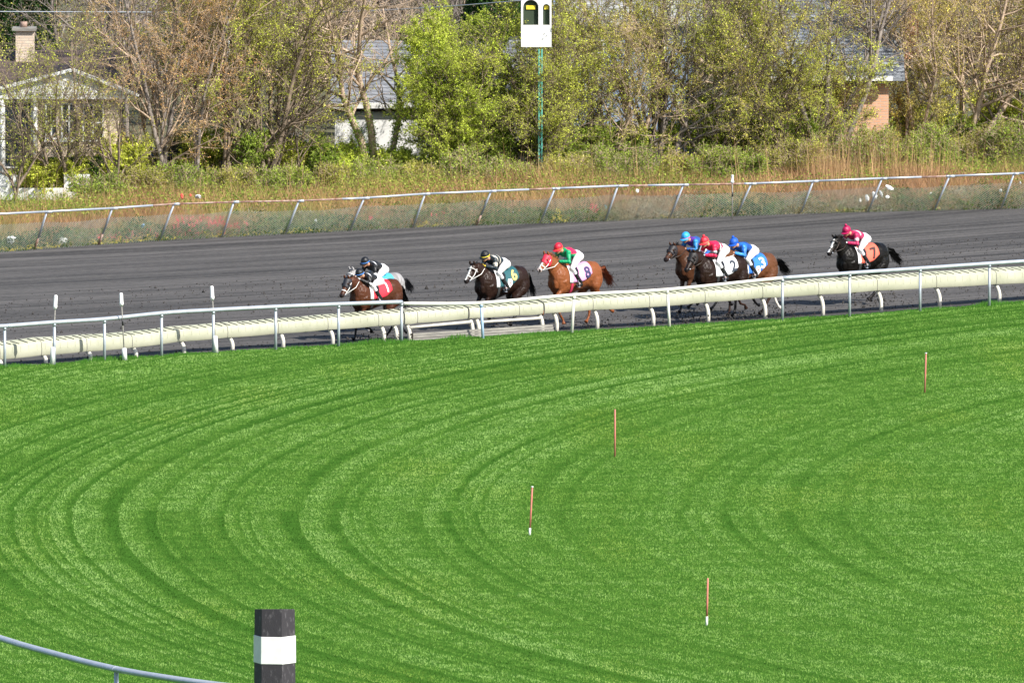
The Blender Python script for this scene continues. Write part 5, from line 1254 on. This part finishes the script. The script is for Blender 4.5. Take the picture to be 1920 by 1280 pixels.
    J['paint'](v,col,slv,tpar,dict(wst=wst,chs=chs,nk=nk,hip=hip))
    setcol(me,col); link('jacket',me,M['silk'],root)
    # breeches
    m = MB(); loft(m,[(p,Vector((-.3,0,1)).normalized(),VY,a,b) for p,a,b in ((hip+Vector((-.145,0,-.03)),.05,.07),(hip+Vector((-.11,0,-.02)),.105,.14),(hip+Vector((-.02,0,0)),.135,.168),(wst+Vector((-.06,0,-.005)),.110,.142),(wst+Vector((-.01,0,.0)),.098,.128))],16)
    for s in (-1,1):
        h,k,a,t = leg(s); m.ball(h+Vector((-.05,0,0)),.115,10,8); m.tube([h,h.lerp(k,.45),k,k.lerp(a,.42)],[.115,.092,.066,.056],12); m.ball(k,.068,10,7)
    me = fuse(m,'breeches',.012,3); setcol(me,np.tile(np.array((.70,.69,.70)),(len(me.vertices),1))); link('breeches',me,M['silk'],root)
    for s in (-1,1):
        h,k,a,t = leg(s); m = MB().tube([k.lerp(a,.36),k.lerp(a,.6),a+Vector((0,0,.02)),a+Vector((-.01,0,-.04))],[.062,.060,.046,.044],12)
        m.tube([a+Vector((-.045,0,-.05)),a.lerp(t,.5)+Vector((0,0,-.02)),t+Vector((.02,0,0))],[.042,.042,.032],12); m.ball(a,.046,10,7)
        link('boot',fuse(m,'boot',.010,1),M['boot'],root)
        b_ = Vector((.27,s*.345,.985)); st = MB().tube([b_+Vector((0,-.055,0)),b_+Vector((0,-.05,.09)),b_+Vector((0,0,.14)),b_+Vector((0,.05,.09)),b_+Vector((0,.055,0))],.008,6); st.bar(b_+Vector((0,-.06,-.005)),b_+Vector((0,.06,-.005)),.05,.012)
        st.tube([b_+Vector((0,0,.14)),Vector((.27,s*.27,1.35))],.008,6); st.build('stirrup',M['alu'],hroot,True)
    # helmet with silk cap, brim, band, goggles
    hc = hd+U*.035-F*.008; hm = MB()
    hm.ball(hc,(.128,.108,.118),20,14,MX); hm.V=[tuple(hc+MX@Vector((q.x,q.y,max(q.z,-.035)))) for q in [MX.transposed()@(Vector(p)-hc) for p in hm.V]]
    me = hm.mesh('helmet'); setcol(me,np.tile(np.array(J['cap']),(len(me.vertices),1))); hel = link('helmet',me,M['silk'],root,True)
    br = MB(); A=[];n_=14
    for k in range(n_+1):
        a=R(-62)+R(124)*k/n_; A.append((hc+MX@Vector((.124*math.cos(a),.106*math.sin(a),-.022)), hc+MX@Vector((.124*math.cos(a)+.055*math.cos(a),.106*math.sin(a)+.03*math.sin(a),-.048))))
    V=[p for a in A for p in a]; br.add(V,[(2*k,2*k+2,2*k+3,2*k+1) for k in range(n_)]); me=br.mesh('brim'); setcol(me,np.tile(np.array(J.get('brim',J['cap'])),(len(V),1))); o=link('brim',me,M['silk'],hel); so=o.modifiers.new('t','SOLIDIFY'); so.thickness=.008
    if J.get('band') is not None:
        V=[];n_=26
        for k in range(n_):
            a=2*math.pi*k/n_
            for z,q in ((-.036,1.045),(-.006,1.05)): V.append(hc+MX@Vector((.127*q*math.cos(a),.107*q*math.sin(a),z)))
        me=MB().add(V,[(2*k,(2*k+2)%(2*n_),(2*k+3)%(2*n_),2*k+1) for k in range(n_)]).mesh('band'); setcol(me,np.tile(np.array(J['band']),(len(V),1))); o=link('band',me,M['silk'],hel,True); so=o.modifiers.new('t','SOLIDIFY'); so.thickness=.006
    if J.get('pom'):
        me=MB().ball(hc+U*.135,.036,10,8).mesh('pompom'); setcol(me,np.tile(np.array(J['cap']),(len(me.vertices),1))*1.1); link('pompom',me,M['silk'],hel,True)
    V=[];n_=12
    for k in range(n_+1):
        a=R(-75)+R(150)*k/n_
        for z,q in ((-.022,1.0),(.018,1.0)): V.append(hd+MX@Vector((.108*math.cos(a),.084*math.sin(a),z+.004)))
    o=MB().add(V,[(2*k,2*k+2,2*k+3,2*k+1) for k in range(n_)]).build('goggles',M['boot'],root,True); so=o.modifiers.new('t','SOLIDIFY'); so.thickness=.014; so.offset=1
    return root
# silks
def P_none(v,col,slv,t,b): pass
def P_black(v,col,slv,t,b):
    col[slv & (np.abs(v[:,1])>.16) & (np.abs(np.abs(v[:,1])-.235)<.0)] = (.75,)*3
    # white piping down the outside of the sleeve, white yoke line
    for s in (-1,1):
        m = slv & (v[:,1]*s > .0)
        if m.any():
            q = v[:,0]; ins = m & (t>.1) & (t<1.9) & (np.abs(v[:,1])>np.where(t<1,.266+.028*t,.292-.185*(t-1))) ; col[ins]=(.72,.72,.75)
    y = (~slv)&(np.abs(v[:,0]-b['chs'].x-.02)<.022)&(v[:,2]>b['chs'].z); col[y]=(.72,.72,.75)
def P_six(v,col,slv,t,b):
    x = v[:,0]-b['chs'].x; col[(~slv)&(x>-.02)&(x<.07)]=(.60,.55,.46); col[(~slv)&(x>-.13)&(x<-.10)]=(.60,.55,.46); col[slv&(t>.35)&(t<.8)]=(.60,.55,.46)
def P_eight(v,col,slv,t,b):
    x = v[:,0]-b['chs'].x; col[(~slv)&(x>.07)]=(.0,.30,.12); col[(~slv)&(v[:,2]<b['chs'].z-.03)]=(.0,.30,.12)
def P_blue(v,col,slv,t,b):
    n = vnoise(v[:,0]*9,v[:,1]*9+v[:,2]*7,3); col[n>.62]=(.02,.22,.50); x=v[:,0]-b['chs'].x; col[(~slv)&(x>.03)]=(.10,.03,.30)
def P_two(v,col,slv,t,b):
    x = v[:,0]-b['wst'].x; col[(~slv)&(x>.02)&(x<.055)]=(.75,)*3; col[(~slv)&(x>.055)&(x<.095)]=(.02,.02,.03); col[slv&(t>.55)&(t<.72)]=(.75,)*3; col[slv&(t>.72)&(t<.92)]=(.02,.02,.03)
def P_three(v,col,slv,t,b):
    n = vnoise(v[:,0]*16,v[:,1]*14+v[:,2]*16,8); k = n>.58; col[k&slv]=(.05,.30,.72); x=v[:,0]-b['chs'].x; col[(~slv)&(x<-.03)]=(.01,.07,.30)
def P_seven(v,col,slv,t,b):
    col[slv&(t>.40)&(t<.68)]=(.78,.72,.74); d=(v[:,0]-b['chs'].x)*.85+np.abs(v[:,1])*.5; col[(~slv)&(d>-.0)&(d<.04)&(v[:,2]>b['chs'].z)]=(.78,.72,.74)
K = (.010,.010,.012); BAY=(.075,.024,.010); DB=(.022,.009,.005); BLK=(.006,.005,.004); CH=(.21,.068,.024); GREYC=(.24,.23,.23)
H = {}
H['g'] = horse(713,623,9,(.34,.33,.33),(.10,.10,.11),'grey dappled horse half hidden behind the leading dark bay with the red cloth',dict(cloth=(.06,.42,.62),dapple=True,hair=(.03,.03,.035),bridle='w',legdark=.8,tail=(.42,-.30),pose=dict(poll=(1.02,0,1.66),muz=(1.42,.06,1.30))),yaw=225,scale=.93,phase=1)
H['1'] = horse(707,636,1,BAY,K,'leading dark bay horse with black hood and red number 1 cloth, nearest the camera',dict(cloth=(.62,.02,.04),num='1',numcol=(.78,.78,.78),hood=(.012,.012,.018),bridle='w',numx=-.12,numth=58,tail=(.3,-.6),pose=dict(poll=(1.04,0,1.60),muz=(1.40,.10,1.20))),yaw=224,scale=.94,phase=0)
H['6'] = horse(943,618,6,DB,K,'dark bay horse with white blaze, white noseband and dark green number 6 cloth',dict(cloth=(.012,.085,.10),num='6',numcol=(.72,.55,.16),badge=(.06,86),blaze=.032,bridle='w',numx=-.12,numth=60,tail=(.28,-.6),pose=dict(poll=(1.02,0,1.62),muz=(1.40,.08,1.26))),yaw=225,scale=1.0,phase=2)
H['8'] = horse(1080,609,8,CH,(.16,.05,.02),'bright chestnut horse with red blinker hood and pink number 8 cloth',dict(cloth=(.72,.33,.58),num='8',numcol=(.03,.03,.10),hood=(.62,.02,.05),blaze=.035,white_muzzle=True,bridle='w',legdark=.25,hair=(.18,.05,.02),girth=(.5,.03,.08),numx=-.13,numth=68,tail=(.50,-.42),pose=dict(poll=(1.00,0,1.74),muz=(1.40,.06,1.42))),yaw=225,scale=1.0,phase=1)
H['9'] = horse(1318,584,5,(.075,.030,.014),K,'bay horse with dark hood on the far side of the three abreast',dict(cloth=(.03,.12,.40),hood=(.012,.010,.012),bridle='d',rein='d',earsfwd=True,tail=(.5,-.4),pose=dict(poll=(1.06,0,1.66),muz=(1.48,.10,1.38))),yaw=225,scale=1.0,phase=0)
H['3'] = horse(1409,592,3,(.13,.050,.020),K,'bay horse with bright blue number 3 cloth, rearmost of the three',dict(cloth=(.02,.16,.62),num='3',numcol=(.78,.78,.78),badge=(.08,88),bridle='w',numx=-.12,numth=64,tail=(.52,-.36),socks=[(-1.02,.28,.2),(-1.12,.12,.16)],sockside=-1,legdark=.8),yaw=224,scale=1.0,phase=0)
H['2'] = horse(1354,597,2,(.018,.008,.005),K,'very dark bay horse with white number 2 cloth, nearest of the three abreast',dict(cloth=(.74,.74,.76),num='2',numcol=(.02,.03,.05),hood=(.010,.008,.009),bridle='d',rein='d',numx=-.13,numth=66,tail=(.25,-.6),pose=dict(poll=(1.00,0,1.66),muz=(1.34,.04,1.26))),yaw=224,scale=1.0,phase=1)
H['7'] = horse(1619,572,7,BLK,(.008,.007,.007),'black horse with a white blaze and orange red number 7 cloth, trailing alone',dict(cloth=(.78,.13,.08),num='7',numcol=(.04,.02,.02),blaze=.04,bridle='d',rein='d',earsfwd=True,numx=-.10,numth=64,tail=(.62,-.36),pose=dict(poll=(.98,0,1.72),muz=(1.34,.03,1.36))),yaw=225,scale=1.0,phase=2)
jockey(H['g'],'jockey in black with a blue-banded black helmet, behind and slightly above the leading one',dict(body=K,sleeve=K,cap=K,band=(.06,.25,.70),paint=P_black,dz=-.02,dx=-.06))
jockey(H['1'],'jockey in black crouched lowest on the leading dark bay horse, blue-banded black helmet',dict(body=K,sleeve=K,cap=K,band=(.06,.25,.70),paint=P_black,dz=-.17,glove=(.7,.7,.7)))
jockey(H['6'],'jockey in dark jacket with cream bands and a yellow-banded black helmet',dict(body=(.012,.022,.03),sleeve=(.012,.022,.03),cap=K,band=(.75,.60,.03),paint=P_six,dz=-.06,glove=(.65,.50,.03)))
jockey(H['8'],'jockey in red vest and green sleeves with a red helmet',dict(body=(.62,.015,.08),sleeve=(.0,.30,.12),cap=(.66,.015,.04),band=(.65,.16,.03),paint=P_eight,dz=.02,glove=(.03,.03,.03)))
jockey(H['9'],'jockey in blue and purple with a pink-banded sky blue helmet',dict(body=(.02,.08,.30),sleeve=(.02,.09,.28),cap=(.03,.33,.72),band=(.62,.10,.25),paint=P_blue,dz=-.02))
jockey(H['3'],'jockey in bright mottled blue with a royal blue pompom cap',dict(body=(.02,.13,.50),sleeve=(.02,.15,.58),cap=(.01,.09,.50),pom=True,paint=P_three,dz=-.06))
jockey(H['2'],'jockey in bright red with black and white hoops and a red pompom cap',dict(body=(.66,.015,.07),sleeve=(.66,.015,.07),cap=(.68,.03,.05),band=(.70,.22,.12),pom=True,paint=P_two,dz=.03,glove=(.45,.6,.7)))
jockey(H['7'],'jockey in maroon with white bands on the trailing black horse',dict(body=(.42,.02,.09),sleeve=(.45,.02,.10),cap=(.36,.005,.07),pom=True,paint=P_seven,dz=-.01,glove=(.72,.72,.76)))
